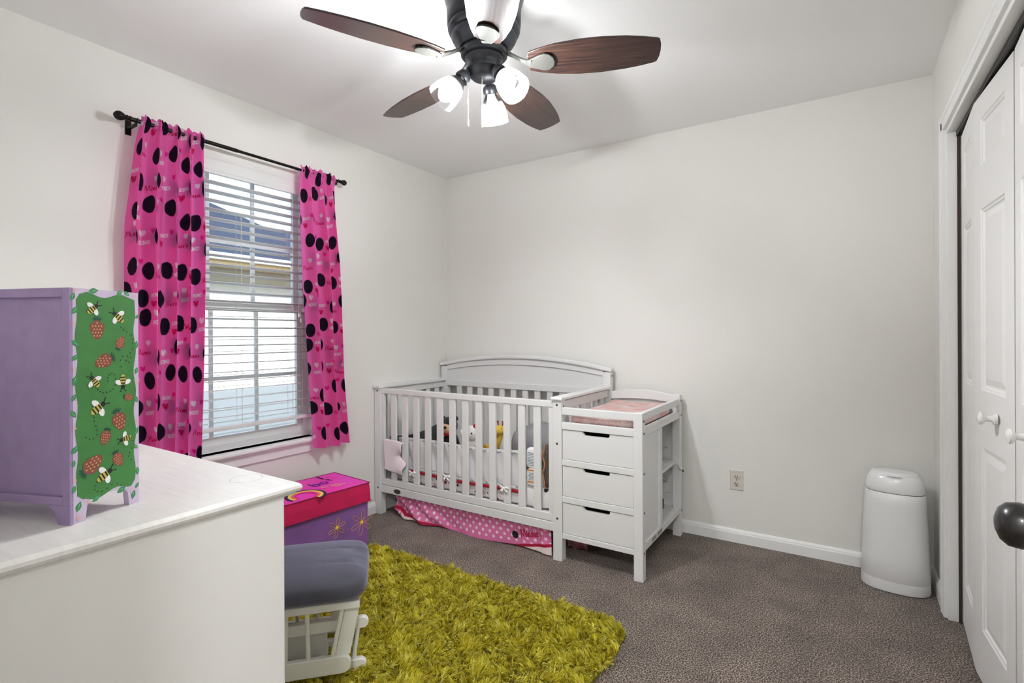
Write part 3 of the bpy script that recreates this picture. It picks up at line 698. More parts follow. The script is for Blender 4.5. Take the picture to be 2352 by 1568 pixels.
bolt(1.41, .026, .815, 'x'); bolt(1.413, D-.02, .93, 'x')
G().add([(1.8426, .245, .145), (1.8426, .325, .145), (1.8426, .325, .165), (1.8426, .245, .165)], [(0, 1, 2, 3)]).obj('sticker', mat('sticker_grey', (150, 148, 138), .6, noise=(300, .5, 2)), crib)
G().add([(1.8426, .150, .145), (1.8426, .225, .145), (1.8426, .225, .165), (1.8426, .150, .165)], [(0, 1, 2, 3)]).obj('sticker', MATS['sticker_grey'], crib)

# ---- things in and on the crib (world coordinates offset from the crib)
def soft_box(name, w, d, h, r, m, parent=None, loc=(0, 0, 0), rz=0, pw=4., nu=48, nv=20, wob=0, seed=1):
    """pillow-like superellipsoid; origin at its base"""
    rng = np.random.default_rng(seed); ph = rng.uniform(0, 6.28, 4)
    def fn(u, v):
        a = 2*PI*u; b = PI*(v-.5)
        sg = lambda x, p: math.copysign(abs(x)**(2/p), x)
        cb_ = sg(math.cos(b), r); sb = sg(math.sin(b), r)
        x = w/2*cb_*sg(math.cos(a), pw); y = d/2*cb_*sg(math.sin(a), pw); z = h/2*(1+sb)
        z += wob*math.sin(9*x/w+ph[0])*math.sin(7*y/d+ph[1]) if v > .5 else 0
        return (x, y, z)
    o = G().grid(fn, nu, nv).obj(name, m, parent, smooth=True, angle=80)
    o.location = loc; o.rotation_euler = (0, 0, rz)
    return o
def printed_sheet():
    m = mat('printed_sheet', (240, 236, 236), .8); t = m.node_tree; N = t.nodes; K = t.links; p = N['Principled BSDF']
    tc = N.new('ShaderNodeTexCoord'); v = N.new('ShaderNodeTexVoronoi'); v.inputs['Scale'].default_value = 26; K.new(tc.outputs['Object'], v.inputs['Vector'])
    r = N.new('ShaderNodeValToRGB'); r.color_ramp.interpolation = 'CONSTANT'; e = r.color_ramp.elements; e[0].position = 0; e[0].color = (1, 1, 1, 1); e[1].position = .33; e[1].color = (0, 0, 0, 1)
    K.new(v.outputs['Distance'], r.inputs[0])
    r2 = N.new('ShaderNodeValToRGB'); r2.color_ramp.interpolation = 'CONSTANT'; e = r2.color_ramp.elements; e[0].color = lin((186, 20, 42)); e[1].position = .35; e[1].color = lin((240, 236, 236)); q = e.new(.6); q.color = lin((40, 30, 34)); q = e.new(.75); q.color = lin((214, 170, 176))
    sp = N.new('ShaderNodeSeparateColor'); K.new(v.outputs['Color'], sp.inputs[0]); K.new(sp.outputs[0], r2.inputs[0])
    mx = N.new('ShaderNodeMixRGB'); K.new(r.outputs[0], mx.inputs[0]); mx.inputs[1].default_value = lin((240, 236, 236)); K.new(r2.outputs[0], mx.inputs[2]); K.new(mx.outputs[0], p.inputs['Base Color'])
    return m
CXm, CYm = U0[0]+.712, U0[1]+.36
mt = soft_box('crib_mattress', 1.24, .60, .125, 9, printed_sheet(), None, (CXm, CYm, .2255), pw=14, nu=64)
tag(mt, 'crib mattress in a white sheet with a red and black print', 'mattress')
TOP = .35
# breathable mesh liner with bows along the front slats
lin_o = thing('crib_liner', 'white mesh liner with red trim and bows behind the front slats', 'crib bumper', (U0[0]+.2, U0[1]+.045, .30))
m_mesh = mat('liner_mesh', (238, 236, 238), .85, transl=.25, bump=(400, .0006, .6), noise=(7, .06, 3))
def liner(u, v):
    x = -.02+.965*u; z = .03+.185*v*(1+.10*u)
    return (x, .004+.010*math.sin(u*21+1)*math.sin(v*PI)+.004*math.sin(u*57+v*6), z+.006*math.sin(u*7))
G().grid(liner, 90, 14).obj('panel', m_mesh, lin_o, smooth=True, solid=.006)
def band(z0, z1, dz, y, m, nm):
    def fn(u, v): return (-.02+.965*u, y+.010*math.sin(u*21+1)*.1, z0+(z1-z0)*v+dz(u))
    G().grid(fn, 60, 2).obj(nm, m, lin_o, smooth=True, solid=.008)
band(.018, .034, lambda u: .004*math.sin(u*9), .002, m_mesh, 'lower_binding')
band(.000, .017, lambda u: .004*math.sin(u*9), .002, mat('trim_red', (176, 16, 42), .8), 'red_trim')
band(.205, .222, lambda u: .0185*u+.006*math.sin(u*7), .002, m_mesh, 'upper_binding')
m_rib = mat('ribbon_white', (245, 244, 244), .6)
for wx, wz in ((-2.328, .316), (-2.044, .333), (-1.621, .330)):
    cx_, cz_ = wx-U0[0]-.2, wz-.30
    g = G()
    for sx, sz, ln in ((-1, .35, .030), (1, .15, .032), (-1, -1.1, .034), (1, -1.0, .036)):
        d = Vector((sx, 0, sz)).normalized(); nrm = Vector((-d.z, 0, d.x)); p = Vector((cx_, -.038, cz_))
        pts = [(0, .003), (.4, .008), (.75, .009), (1, .006)]
        vs = []
        for s_, w_ in pts: q = p+d*ln*s_+Vector((0, -.004*math.sin(s_*3), 0)); vs += [q+nrm*w_, q-nrm*w_]
        g.add(vs, [(2*i, 2*i+1, 2*i+3, 2*i+2) for i in range(3)])
    g.ball((cx_, -.040, cz_), (.006, .005, .006), 8, 6); g.obj('bow', m_rib, lin_o, smooth=True, solid=.0015)
# cloth flap draped outside at the left end of the liner
def flap(u, v):
    wx = -2.56+.185*u-(.04*math.sin(v*PI*1.3)**2+.012*math.sin(v*17))*(u**2); wz = .517-.012*u-.205*v-.006*u*v
    return (wx-U0[0], -.010-.004*math.sin(u*8+v*5)-.012*math.sin(v*9)*u*u, wz)
fl = G().grid(flap, 24, 30).obj('cloth_flap', mat('cloth_pinkish', (240, 228, 234), .85, bump=(500, .0004, .6)), None, smooth=True, solid=.004)
fl.location = U0; tag(fl, 'folded white cloth hanging over the front slats at the window end', 'cloth')
# dark grey padded mat along the window end
def dmat(u, v):
    return (.092+.01*math.sin(v*PI), .062+.52*u, .352+v*(.165-.03*math.sin(u*PI)+.02*u))
dm = G().grid(dmat, 24, 10).obj('padded_mat', mat('charcoal_cloth', (64, 64, 66), .9, bump=(300, .0006, .6)), None, smooth=True, solid=.022)
dm.location = U0; tag(dm, 'charcoal padded mat standing against the window end of the crib', 'mat')
# grey cushion
cu = soft_box('cushion', .39, .30, .275, 3, mat('grey_cushion', (146, 144, 146), .9, bump=(250, .0006, .5)), None, (U0[0]+1.070, U0[1]+.44, TOP+.002), .03, pw=5, wob=.012)
tag(cu, 'grey cushion at the changing table end of the crib', 'cushion')
# rolled quilt with orange piping, and packet with printed label
q = thing('rolled_quilt', 'dark brown folded quilt with orange piping behind the last front slat', 'quilt', (U0[0]+1.288, U0[1]+.064, .353))
def quilt(u, v):
    a = 2*PI*u; w = .022*(1+.15*math.sin(v*13)); h = v
    k = max(0.02, math.sin(PI*min(1, max(0, v)))**.35)
    return (w*k*math.cos(a)+.004*math.sin(v*9), .020*k*math.sin(a), .245*h)
G().grid(quilt, 20, 26).obj('roll', mat('quilt_brown', (84, 74, 66), .9, noise=(60, .3, 4)), q, smooth=True)
G().tube([(-.010+.006*math.sin(i*.9), -.020, .005+.235*i/16) for i in range(17)], .0035, 6).obj('piping', mat('piping_orange', (196, 128, 84), .8), q, smooth=True)
pk = thing('diaper_stack', 'white folded diaper packet with orange bands and printed label', 'diapers', (U0[0]+1.214, U0[1]+.066, .352))
g = G()
def pad(g, z0, z1, w, d, x=0):
    def fn(u, v):
        a = 2*PI*u; b = PI*(v-.5); sg = lambda t, p: math.copysign(abs(t)**(2/p), t)
        return (x+w/2*sg(math.cos(b), 5)*sg(math.cos(a), 4), d/2*sg(math.cos(b), 5)*sg(math.sin(a), 4), (z0+z1)/2+(z1-z0)/2*sg(math.sin(b), 5))
    g.grid(fn, 24, 12)
pad(g, 0, .10, .105, .034); pad(g, .098, .215, .10, .036, -.004); g.obj('pad', mat('diaper_white', (242, 242, 242), .85, bump=(300, .0005, .5)), pk, smooth=True)
m_lab = mat('orange_band', (214, 128, 40), .7); m_txt = mat('label_print', (110, 130, 150), .8)
g = G()
for z in (.087, .022): g.box(-.040, .044, -.0185, -.0172, z, z+.008)
g.obj('orange_band', m_lab, pk)
g = G()
for k in range(6):
    g.box(-.034, .036-.012*(k % 3), -.0183, -.0172, .036+.0075*k, .0385+.0075*k)
for k in range(9):
    g.box(-.040, .036-.010*(k % 4), -.0193, -.018, .118+.0085*k, .1205+.0085*k)
g.obj('label_lines', m_txt, pk)
# plush toys
m_fur_d = mat('plush_charcoal', (34, 31, 33), .95, sheen=.3); m_fur_p = mat('plush_tan', (222, 178, 146), .95, sheen=.3); m_fur_y = mat('plush_yellow', (232, 168, 34), .95, sheen=.3)
m_fur_w = mat('plush_white', (240, 238, 236), .95, sheen=.3); m_eye = mat('toy_eye', (16, 16, 18), .2); m_red = mat('plush_red', (196, 28, 34), .9); m_gy = mat('plush_pale_yellow', (226, 186, 62), .95, sheen=.3); m_gb = mat('plush_spot', (150, 74, 40), .95)
t = thing('plush_bear', 'charcoal plush bear with tan muzzle and mustard feet sitting in the crib', 'plush toy', (-2.285, 2.745, TOP), .35)
G().ball((0, .01, .085), (.058, .050, .085)).obj('body', m_fur_d, t, smooth=True)
g = G().ball((0, 0, .225), (.064, .058, .060)); hd = g.obj('head', m_fur_d, t, smooth=True)
for s in (-1, 1): G().ball((s*.046, .01, .272), (.019, .012, .019), 12, 8).obj('ear', m_fur_d, hd, smooth=True)
G().ball((-.004, -.030, .215), (.050, .036, .040)).obj('muzzle', m_fur_p, hd, smooth=True)
G().ball((-.004, -.066, .222), (.012, .009, .009), 10, 6).obj('nose', m_eye, hd, smooth=True)
for s in (-1, 1): G().ball((s*.018-.004, -.052, .246), (.006, .005, .008), 8, 6).obj('eye', m_eye, hd, smooth=True)
for s in (-1, 1):
    G().tube([(s*.045, 0, .15), (s*.072, -.03, .11), (s*.066, -.06, .085)], [.018, .016, .015], 10).obj('arm', m_fur_d, t, smooth=True)
    G().tube([(s*.030, -.01, .03), (s*.050, -.06, .028)], [.024, .022], 10).obj('leg', m_fur_d, t, smooth=True)
    G().ball((s*.055, -.095, .105), (.036, .042, .030)).obj('foot', m_fur_y, t, smooth=True)
G().lathe([(.046, .163), (.052, .170), (.046, .178)], 20, closed=False).obj('scarf', m_red, t, smooth=True)
t = thing('plush_bunny', 'small white plush toy with a red cap between the bear and giraffe', 'plush toy', (-2.085, 2.735, TOP), .3)
G().ball((0, 0, .075), (.042, .038, .075)).obj('body', m_fur_w, t, smooth=True)
g = G().ball((0, 0, .195), (.047, .043, .052)); hd = g.obj('head', m_fur_w, t, smooth=True)
for s in (-1, 1): G().ball((s*.017, -.041, .200), (.005, .003, .007), 8, 6).obj('eye', m_eye, hd, smooth=True)
G().tube([(-.010, -.043, .180), (0, -.045, .177), (.010, -.043, .180)], .0012, 5).obj('mouth', m_eye, hd)
G().ball((.030, -.005, .240), (.016, .014, .016), 10, 8).obj('cap', m_red, hd, smooth=True)
G().ball((-.052, -.01, .195), (.024, .02, .028), 10, 8).obj('pompom', m_fur_w, hd, smooth=True)
for s in (-1, 1): G().ball((s*.042, -.02, .105), (.015, .015, .034), 10, 8).obj('arm', m_fur_w, t, smooth=True)
for s in (-1, 1): G().ball((s*.024, -.045, .10), (.020, .022, .014), 10, 8).obj('foot', m_fur_w, t, smooth=True)
t = thing('plush_giraffe', 'yellow plush giraffe lying beside the grey cushion', 'plush toy', (-1.905, 2.725, TOP), .2)
G().ball((-.01, 0, .075), (.062, .048, .075)).obj('body', m_gy, t, smooth=True)
g = G().tube([(.01, 0, .11), (.035, 0, .17), (.055, 0, .215)], [.034, .026, .022], 12); g.obj('neck', m_gy, t, smooth=True)
g = G().ball((.05, -.012, .238), (.036, .044, .032)); hd = g.obj('head', m_gy, t, smooth=True)
for s in (-1, 1):
    G().ball((.05+s*.020, -.034, .250), (.007, .005, .008), 8, 6).obj('eye', m_eye, hd, smooth=True)
    g = G().tube([(.05+s*.014, .01, .262), (.05+s*.018, .012, .285)], .005, 8); g.ball((.05+s*.018, .012, .287), .008, 8, 6); g.obj('horn', m_gb, hd, smooth=True)
    G().ball((.05+s*.044, .006, .252), (.016, .006, .010), 8, 6).obj('ear', m_gy, hd, smooth=True)
for x, z in ((.015, .15), (-.03, .10), (.03, .195)): G().ball((x, -.032, z), (.013, .012, .013), 8, 6).obj('spot', m_gb, t, smooth=True)
G().tube([(-.05, -.02, .12), (-.085, -.045, .135), (-.105, -.06, .115)], [.017, .015, .016], 10).obj('leg', m_gy, t, smooth=True)
G().tube([(-.03, -.04, .06), (-.06, -.075, .09), (-.07, -.085, .125)], [.02, .018, .018], 10).obj('leg', m_gy, t, smooth=True)
# changing pad
def padf(u, v):
    a = 2*PI*u; b = PI*(v-.5); sg = lambda t, p: math.copysign(abs(t)**(2/p), t)
    x = .187*sg(math.cos(b), 4)*sg(math.cos(a), 8); y = .325*sg(math.cos(b), 4)*sg(math.sin(a), 10); z = .030*(1+sg(math.sin(b), 4))
    if v > .5: z += .016*abs(x/.187)**3-.006+.03*max(0, (y-.12)/.2)**2*.6+.003*math.sin(26*y+3*x)
    return (x, y, z)
def pink_knit():
    m = mat('pink_knit', (250, 230, 226), .9, noise=(16, .3, 5), c2=(240, 186, 178)); t = m.node_tree; N = t.nodes; K = t.links; p = N['Principled BSDF']
    tc = N.new('ShaderNodeTexCoord'); w = N.new('ShaderNodeTexWave'); w.inputs['Scale'].default_value = 45; w.inputs['Distortion'].default_value = 1.2; K.new(tc.outputs['Object'], w.inputs['Vector'])
    bp = N.new('ShaderNodeBump'); bp.inputs['Distance'].default_value = .003; K.new(w.outputs['Fac'], bp.inputs['Height']); K.new(bp.outputs[0], p.inputs['Normal'])
    return m
cp = G().grid(padf, 72, 28).obj('changing_pad', pink_knit(), None, smooth=True, angle=80); cp.location = (U0[0]+1.613, U0[1]+.365, .7165)
tag(cp, 'pink knit covered changing pad on top of the changing table', 'changing pad')
# cord with plug on the shelf
cd = thing('power_cord', 'white power cord with plug draped over the changing table shelf', 'cord', (U0[0]+1.70, U0[1]+.5, .446))
m_cw = mat('cord_plastic', (214, 212, 206), .5)
cdo = Vector((U0[0]+1.70, U0[1]+.5, .446))
def c6(x, y, X): return onX(1250+x/3.2, 860+y/3.2, X)-cdo
def smooth_path(p, n=6):
    out = []
    for i in range(len(p)-1):
        p0, p1, p2, p3 = p[max(0, i-1)], p[i], p[i+1], p[min(len(p)-1, i+2)]
        for k in range(n):
            t = k/n; out.append(.5*((2*p1)+(p2-p0)*t+(2*p0-5*p1+4*p2-p3)*t*t+(3*p1-p0-3*p2+p3)*t**3))
    return out+[p[-1]]
G().tube(smooth_path([c6(850, 535, -.90), c6(890, 528, -.90), c6(920, 550, -.895), c6(930, 585, -.89), c6(912, 622, -.885), c6(872, 640, -.88), c6(856, 646, -.88)]), .0028, 6).obj('cable', m_cw, cd, smooth=True)
pe = [c6(880, 652, -.90), c6(915, 642, -.885), c6(950, 650, -.862), c6(975, 662, -.835), c6(990, 672, -.815)]
G().tube(smooth_path(pe), .0028, 6).obj('cable', m_cw, cd, smooth=True)
G().tube(smooth_path([c6(850, 750, -.90), c6(890, 775, -.90), c6(930, 815, -.895), c6(940, 842, -.89), c6(915, 866, -.885), c6(870, 868, -.88)]), .0024, 6).obj('cable', m_cw, cd, smooth=True)
T = Matrix.Translation(pe[-1]) @ Vector((.5, .1, -.6)).to_track_quat('Z', 'Y').to_matrix().to_4x4()
G().lathe([(0, 0), (.005, 0), (.009, .010), (.010, .024), (0, .024)], 10, T).obj('plug', m_cw, cd, smooth=True)
g = G(); g.box(-.0065, -.005, -.003, .003, .024, .040, T); g.box(.005, .0065, -.003, .003, .024, .040, T); g.obj('prongs', m_bolt, cd)
bd = thing('black_strap_bundle', 'tangle of black straps on the lower changing table shelf', 'straps', (U0[0]+1.755, U0[1]+.425, .166))
for k in range(4):
    a = k*1.3; G().tube([(.03*math.cos(a)-.02, .03*math.sin(a), .006), (.05, .0+.012*k, .06), (.055, .02, .11), (.01, .0, .13), (-.04, .02*k, .08)], .007, 6).obj('strap', m_black, bd, smooth=True)
cb2 = G(); cb2.box(-.10, .10, -.07, .07, 0, .10); c3 = cb2.obj('cardboard_box', mat('cardboard', (132, 92, 62), .9), None, bevel=.002); c3.location = (U0[0]+1.62, U0[1]+.42, 0); c3.rotation_euler = (0, 0, .15)
tag(c3, 'small brown cardboard box on the floor under the changing table', 'box')

# ================================================================== BED SKIRT
def skirt():
    nu, nv = 520, 110
    u = np.linspace(0, 1, nu+1); v = np.linspace(0, 1, nv+1); Ug, Vg = np.meshgrid(u, v)
    x0t, x1t, x0b, x1b = -2.50, -1.345, -2.505, -1.325
    X = (x0t+(x1t-x0t)*Ug)*(1-Vg)+(x0b+(x1b-x0b)*Ug)*Vg
    top = .165+0*Ug; bot = .006+.006*np.sin(Ug*9)+.030*np.exp(-((Ug-.55)/.07)**2)*0
    Z = top+(bot-top)*Vg
    # diagonal pulls gathered at the window end
    dg = np.sin((Ug*1.15-Vg*.34)*36+.6)*np.exp(-(Ug/.32)**2)
    Y = 2.462-.012*Vg+.018*dg*(.3+.7*Vg)+.010*np.sin(Ug*15+Vg*2)*Vg-.030*Vg*np.exp(-((Ug-.22)/.12)**2)
    Y += .012*np.sin(Ug*70)*np.clip(Ug-.85, 0, 1)*6*(1-Vg*.5)
    # cloth coordinates
    S = (Ug*1.18).ravel(); Tt = ((1-Vg)*.165).ravel()
    pk = np.array(lin((226, 122, 170))[:3]); C = np.tile(pk, (len(S), 1))
    wht = np.array(lin((244, 226, 236))[:3]); red = np.array(lin((176, 12, 60))[:3]); crm = np.array(lin((232, 214, 206))[:3])
    for r in range(7):
        for c in range(26): stamp_ellipse(C, S, Tt, c*.050+(.025 if r % 2 else 0), .03+r*.026, .0085, .0085, wht)
    # band: red stripe and pale hem slide below the visible edge in the middle
    drop = np.interp(S/1.18, [0, .04, .09, .2, .42, .55, .8, 1], [.060, .052, .022, .012, -.01, -.03, -.004, .052])
    k = np.abs(Tt-drop) < .0085; C[k] = red
    k = (Tt < drop-.0085) & (S/1.18 > .06); C[k] = crm
    stamp_ellipse(C, S, Tt, .945, .062, .021, .023, np.array(lin((28, 22, 26))[:3]))
    stamp_strokes(C, S, Tt, WORD, .982, .052, .026, .0034, np.array(lin((190, 16, 74))[:3]), .22)
    o = colored('bed_skirt', np.c_[X.ravel(), Y.ravel(), Z.ravel()], grid_faces(nu, nv), C, mat('skirt_print', attr='print', rough=.85, transl=.1))
    tag(o, 'pink polka dot bed skirt with red stripe hanging under the crib', 'bed skirt')
skirt()
def tail(u, v): return (-1.30+.115*u+.015*math.sin(v*4), 2.51+.10*v+.01*math.sin(u*9), .115*(1-v)**1.3+.004+.006*math.sin(u*11))
sk2 = G().grid(tail, 16, 12).obj('cloth_corner', mat('cloth_cream_pink', (222, 186, 190), .85, noise=(8, .4, 3), c2=(150, 60, 80)), None, smooth=True, solid=.003)
tag(sk2, 'crumpled pink and cream cloth corner on the floor under the first drawers', 'cloth')
def tail2(u, v): return (-2.585+.06*u, 2.56+.05*v, .16*(1-v)+.025+.01*math.sin(u*8)+.02*u*v)
sk3 = G().grid(tail2, 10, 10).obj('ruffled_cloth', mat('cloth_dark_pink', (170, 70, 100), .85, noise=(20, .4, 3)), None, smooth=True, solid=.003)
tag(sk3, 'dark pink ruffled cloth hanging behind the window side crib post', 'cloth')

# ================================================================== WALL OUTLET
ol = thing('wall_outlet', 'ivory duplex outlet on the wall right of the changing table', 'outlet', (-.520, B, .357))
def oface(x0, x1, z0, z1, d, bev): return G().loft([[(x0, 0, z0), (x1, 0, z0), (x1, 0, z1), (x0, 0, z1)], [(x0, -d*.4, z0), (x1, -d*.4, z0), (x1, -d*.4, z1), (x0, -d*.4, z1)], [(x0+bev, -d, z0+bev), (x1-bev, -d, z0+bev), (x1-bev, -d, z1-bev), (x0+bev, -d, z1-bev)]])
oface(-.036, .036, -.058, .058, .006, .004).obj('cover_plate', mat('outlet_plate', (214, 208, 198), .4), ol)
for z in (.020, -.020):
    T = Matrix.Translation((0, -.006, z)) @ Matrix.Rotation(PI/2, 4, 'X')
    r_ = G().lathe([(0, -.001), (.0165, -.001), (.0165, .0012), (.0155, .0018), (0, .0018)], 24, T).obj('receptacle', mat('outlet_face', (206, 200, 184), .4), ol, smooth=True)
    g = G(); g.box(-.0075, -.0050, -.0085, -.0076, z-.002, z+.0075); g.box(.0045, .0070, -.0085, -.0076, z-.001, z+.0065); g.lathe([(0, -.0005), (.0028, -.0005), (.0028, .0008), (0, .0008)], 10, Matrix.Translation((0, -.0078, z-.008)) @ Matrix.Rotation(PI/2, 4, 'X')); g.obj('slots', m_black, r_)
T = Matrix.Translation((0, -.006, 0)) @ Matrix.Rotation(PI/2, 4, 'X'); G().lathe([(0, -.001), (.003, -.001), (.003, .0008), (0, .001)], 10, T).obj('screw', m_bolt, ol)

# ================================================================== DIAPER PAIL
pail = thing('diaper_pail', 'tall white oval diaper pail in the corner by the closet', 'diaper pail', (.2, 3.035, 0), -.06)
def ovl(rx, ry, z, n=48, p=2.5, x=0, y=0):
    sg = lambda t: math.copysign(abs(t)**(2/p), t)
    return [(x+rx*sg(math.cos(2*PI*i/n)), y+ry*sg(math.sin(2*PI*i/n)), z) for i in range(n)]
G().loft([ovl(.122, .092, 0), ovl(.133, .102, .004), ovl(.1345, .1035, .012), ovl(.1335, .1025, .052)]).obj('base', m_plastic, pail, smooth=True, angle=50)
G().loft([ovl(.1315, .1005, .0525), ovl(.1325, .1015, .054), ovl(.130, .0985, .15), ovl(.125, .094, .28), ovl(.119, .089, .40), ovl(.1165, .0865, .452), ovl(.1150, .085, .4535)]).obj('body', m_plastic, pail, smooth=True, angle=50)
G().loft([ovl(.1135, .0835, .4535), ovl(.1135, .0835, .4562)]).obj('seam', m_black, pail)
G().loft([ovl(.1155, .0855, .4562), ovl(.1165, .0865, .458), ovl(.1145, .0845, .485), ovl(.108, .079, .512), ovl(.099, .071, .530), ovl(.094, .066, .536)]).obj('lid_ring', mat('pail_lid', (236, 236, 236), .15), pail, smooth=True, angle=60)
G().loft([ovl(.0925, .065, .5345), ovl(.0925, .065, .539), ovl(.088, .061, .5425), ovl(.06, .04, .5450), ovl(.02, .014, .5455)]).obj('top_flap', MATS['pail_lid'], pail, smooth=True, angle=60)
G().ball((0, -.071, .5335), (.032, .010, .004), 16, 6).obj('finger_tab', m_plastic, pail, smooth=True)

# ================================================================== DRESSER
DH = .87
dr = thing('dresser', 'large white dresser with moulded top in the left foreground', 'dresser', (-1.75, .41, 0))
dx = lambda x: x+1.75
dy = lambda y: y-.41
m_drs = mat('dresser_paint', (234, 233, 229), .45, bump=(35, .0008, .3)); 
def top_mat():
    m = mat('dresser_top_paint', (236, 234, 229), .4); t = m.node_tree; N = t.nodes; K = t.links; p = N['Principled BSDF']
    tc = N.new('ShaderNodeTexCoord'); n = N.new('ShaderNodeTexNoise'); n.inputs['Scale'].default_value = 3; mp = N.new('ShaderNodeMapping'); mp.inputs['Scale'].default_value = (4, 40, 4); K.new(tc.outputs['Object'], mp.inputs[0]); K.new(mp.outputs[0], n.inputs['Vector'])
    r = N.new('ShaderNodeValToRGB'); r.color_ramp.elements[0].position = .3; r.color_ramp.elements[0].color = lin((218, 216, 211)); r.color_ramp.elements[1].position = .7; r.color_ramp.elements[1].color = lin((226, 224, 220)); K.new(n.outputs['Fac'], r.inputs[0])
    # ring stain left by a cup
    vm = N.new('ShaderNodeVectorMath'); vm.operation = 'DISTANCE'; vm.inputs[1].default_value = (dx(-1.160), dy(.668), DH); K.new(tc.outputs['Object'], vm.inputs[0])
    s1 = N.new('ShaderNodeMath'); s1.operation = 'SUBTRACT'; s1.inputs[1].default_value = .034; K.new(vm.outputs['Value'], s1.inputs[0])
    s2 = N.new('ShaderNodeMath'); s2.operation = 'ABSOLUTE'; K.new(s1.outputs[0], s2.inputs[0])
    s3 = N.new('ShaderNodeMath'); s3.operation = 'LESS_THAN'; s3.inputs[1].default_value = .0011; K.new(s2.outputs[0], s3.inputs[0])
    n2 = N.new('ShaderNodeTexNoise'); n2.inputs['Scale'].default_value = 45; K.new(tc.outputs['Object'], n2.inputs['Vector'])
    s4 = N.new('ShaderNodeMath'); s4.operation = 'MULTIPLY'; K.new(s3.outputs[0], s4.inputs[0]); K.new(n2.outputs['Fac'], s4.inputs[1])
    mx = N.new('ShaderNodeMixRGB'); K.new(s4.outputs[0], mx.inputs[0]); K.new(r.outputs[0], mx.inputs[1]); mx.inputs[2].default_value = lin((120, 118, 114)); K.new(mx.outputs[0], p.inputs['Base Color'])
    return m
bx0, bx1, by0, by1 = dx(-2.45), dx(-1.040), dy(.075), dy(.705)
g = G(); g.box(bx0, bx1, by0, by1-.02, .06, DH-.022); g.box(bx0, bx0+.06, by0, by1-.02, 0, .06); g.box(bx1-.06, bx1, by0, by1-.02, 0, .06); g.obj('body', m_drs, dr, bevel=.003)
def rect(i, z): return [(bx0-.014+i, by0, z), (bx1+.014-i, by0, z), (bx1+.014-i, by1+.016-i, z), (bx0-.014+i, by1+.016-i, z)]
G().loft([rect(.012, DH-.026), rect(.010, DH-.022), rect(.003, DH-.018), rect(0, DH-.012), rect(.0015, DH-.006), rect(.006, DH-.002), rect(.010, DH)]).obj('top', top_mat(), dr, smooth=True, angle=25)
for c in range(2):
    for r in range(3):
        x0 = bx0+.03+c*((bx1-bx0-.09)/2+.03); x1 = x0+(bx1-bx0-.09)/2; z0 = .09+r*.25
        d_ = box('drawer', x0, x1, by1-.02, by1, z0, z0+.235, m_drs, dr, .006)
        for k in (.25, .75):
            T = Matrix.Translation((x0+(x1-x0)*k, by1, z0+.12)) @ Matrix.Rotation(-PI/2, 4, 'X'); G().lathe([(0, 0), (.008, 0), (.008, .012), (.016, .018), (.014, .028), (0, .030)], 16, T).obj('knob', m_plastic, d_, smooth=True)

# ================================================================== PURPLE TOY CABINET
c0 = Vector((-1.135, .343, DH)); cang = math.atan2(.366, .93)
cab = thing('toy_cabinet', 'lilac toy cabinet with painted strawberries and bees on its green side', 'toy cabinet', c0, cang)
m_lil = mat('lilac_paint', (160, 138, 178), .6, noise=(30, .06, 4)); m_lil_l = mat('lilac_pale', (206, 190, 216), .6)
CW, CD, CH, LG = .36, .127, .415, .034
# carcass pieces: sides with feet, top, back with recessed panel
def side_poly(): # (y, z)
    return [(0, 0), (.021, 0), (.024, .026), (.030, LG), (.060, LG+.004), (.097, LG), (.103, .026), (.106, 0), (CD, 0), (CD, CH), (0, CH)]
G().prism(side_poly(), -.012, 0, 'x').obj('side', m_lil_l, cab)
G().prism(side_poly(), -CW, -CW+.012, 'x').obj('side', m_lil_l, cab)
box('top', -CW+.012, -.012, 0, CD, CH-.012, CH, m_lil, cab, .001); box('bottom', -CW+.012, -.012, .012, CD, LG, LG+.012, m_lil, cab, .001)
# frame on the face towards the camera
fpoly = [(-CW, CH), (-CW, 0), (-CW+.024, 0), (-CW+.028, .014), (-CW+.042, LG-.002), (-.042, LG-.002), (-.028, .014), (-.024, 0), (0, 0), (0, CH)]
g = G()
g.box(-.016, .0, -.006, 0, LG, CH); g.box(-CW, -CW+.016, -.006, 0, LG, CH); g.box(-CW+.016, -.016, -.006, 0, CH-.016, CH); g.box(-CW+.016, -.016, -.006, 0, LG, LG+.014)
g.prism([(0, 0), (0, LG), (-.050, LG), (-.034, .022), (-.027, 0)], -.006, 0, 'y'); g.prism([(-CW, 0), (-CW+.027, 0), (-CW+.034, .022), (-CW+.050, LG), (-CW, LG)], -.006, 0, 'y')
g.obj('back_frame', m_lil, cab, bevel=.001)
box('back_panel', -CW+.013, -.013, .001, .004, LG, CH-.005, m_lil, cab, 0)
# painted picture on the side (flat print), located from the photo through the side plane
Tc = Matrix.Translation(c0) @ Matrix.Rotation(cang, 4, 'Z'); Tci = Tc.inverted()
def cpt(x, y):          # crop pixel -> (depth along side, height)
    r = ray(x/2.703, 640+y/2.703); o = Tci @ Vector((0, 0, CAMZ)); d = Tci.to_3x3() @ r
    t = -o.x/d.x; q = o+d*t; return q.y, q.z
LAY = [0]
def fan_poly(g, pts):
    LAY[0] += 1; x = .0003+.0000025*LAY[0]
    n = len(pts); cx_ = sum(p[0] for p in pts)/n; cz_ = sum(p[1] for p in pts)/n
    g.add([(x, cx_, cz_)]+[(x, p[0], p[1]) for p in pts], [(0, 1+i, 1+(i+1) % n) for i in range(n)])
def ell(c, a, b, rot=0, n=14):
    return [(c[0]+a*math.cos(rot)*math.cos(2*PI*i/n)-b*math.sin(rot)*math.sin(2*PI*i/n), c[1]+a*math.sin(rot)*math.cos(2*PI*i/n)+b*math.cos(rot)*math.sin(2*PI*i/n)) for i in range(n)]
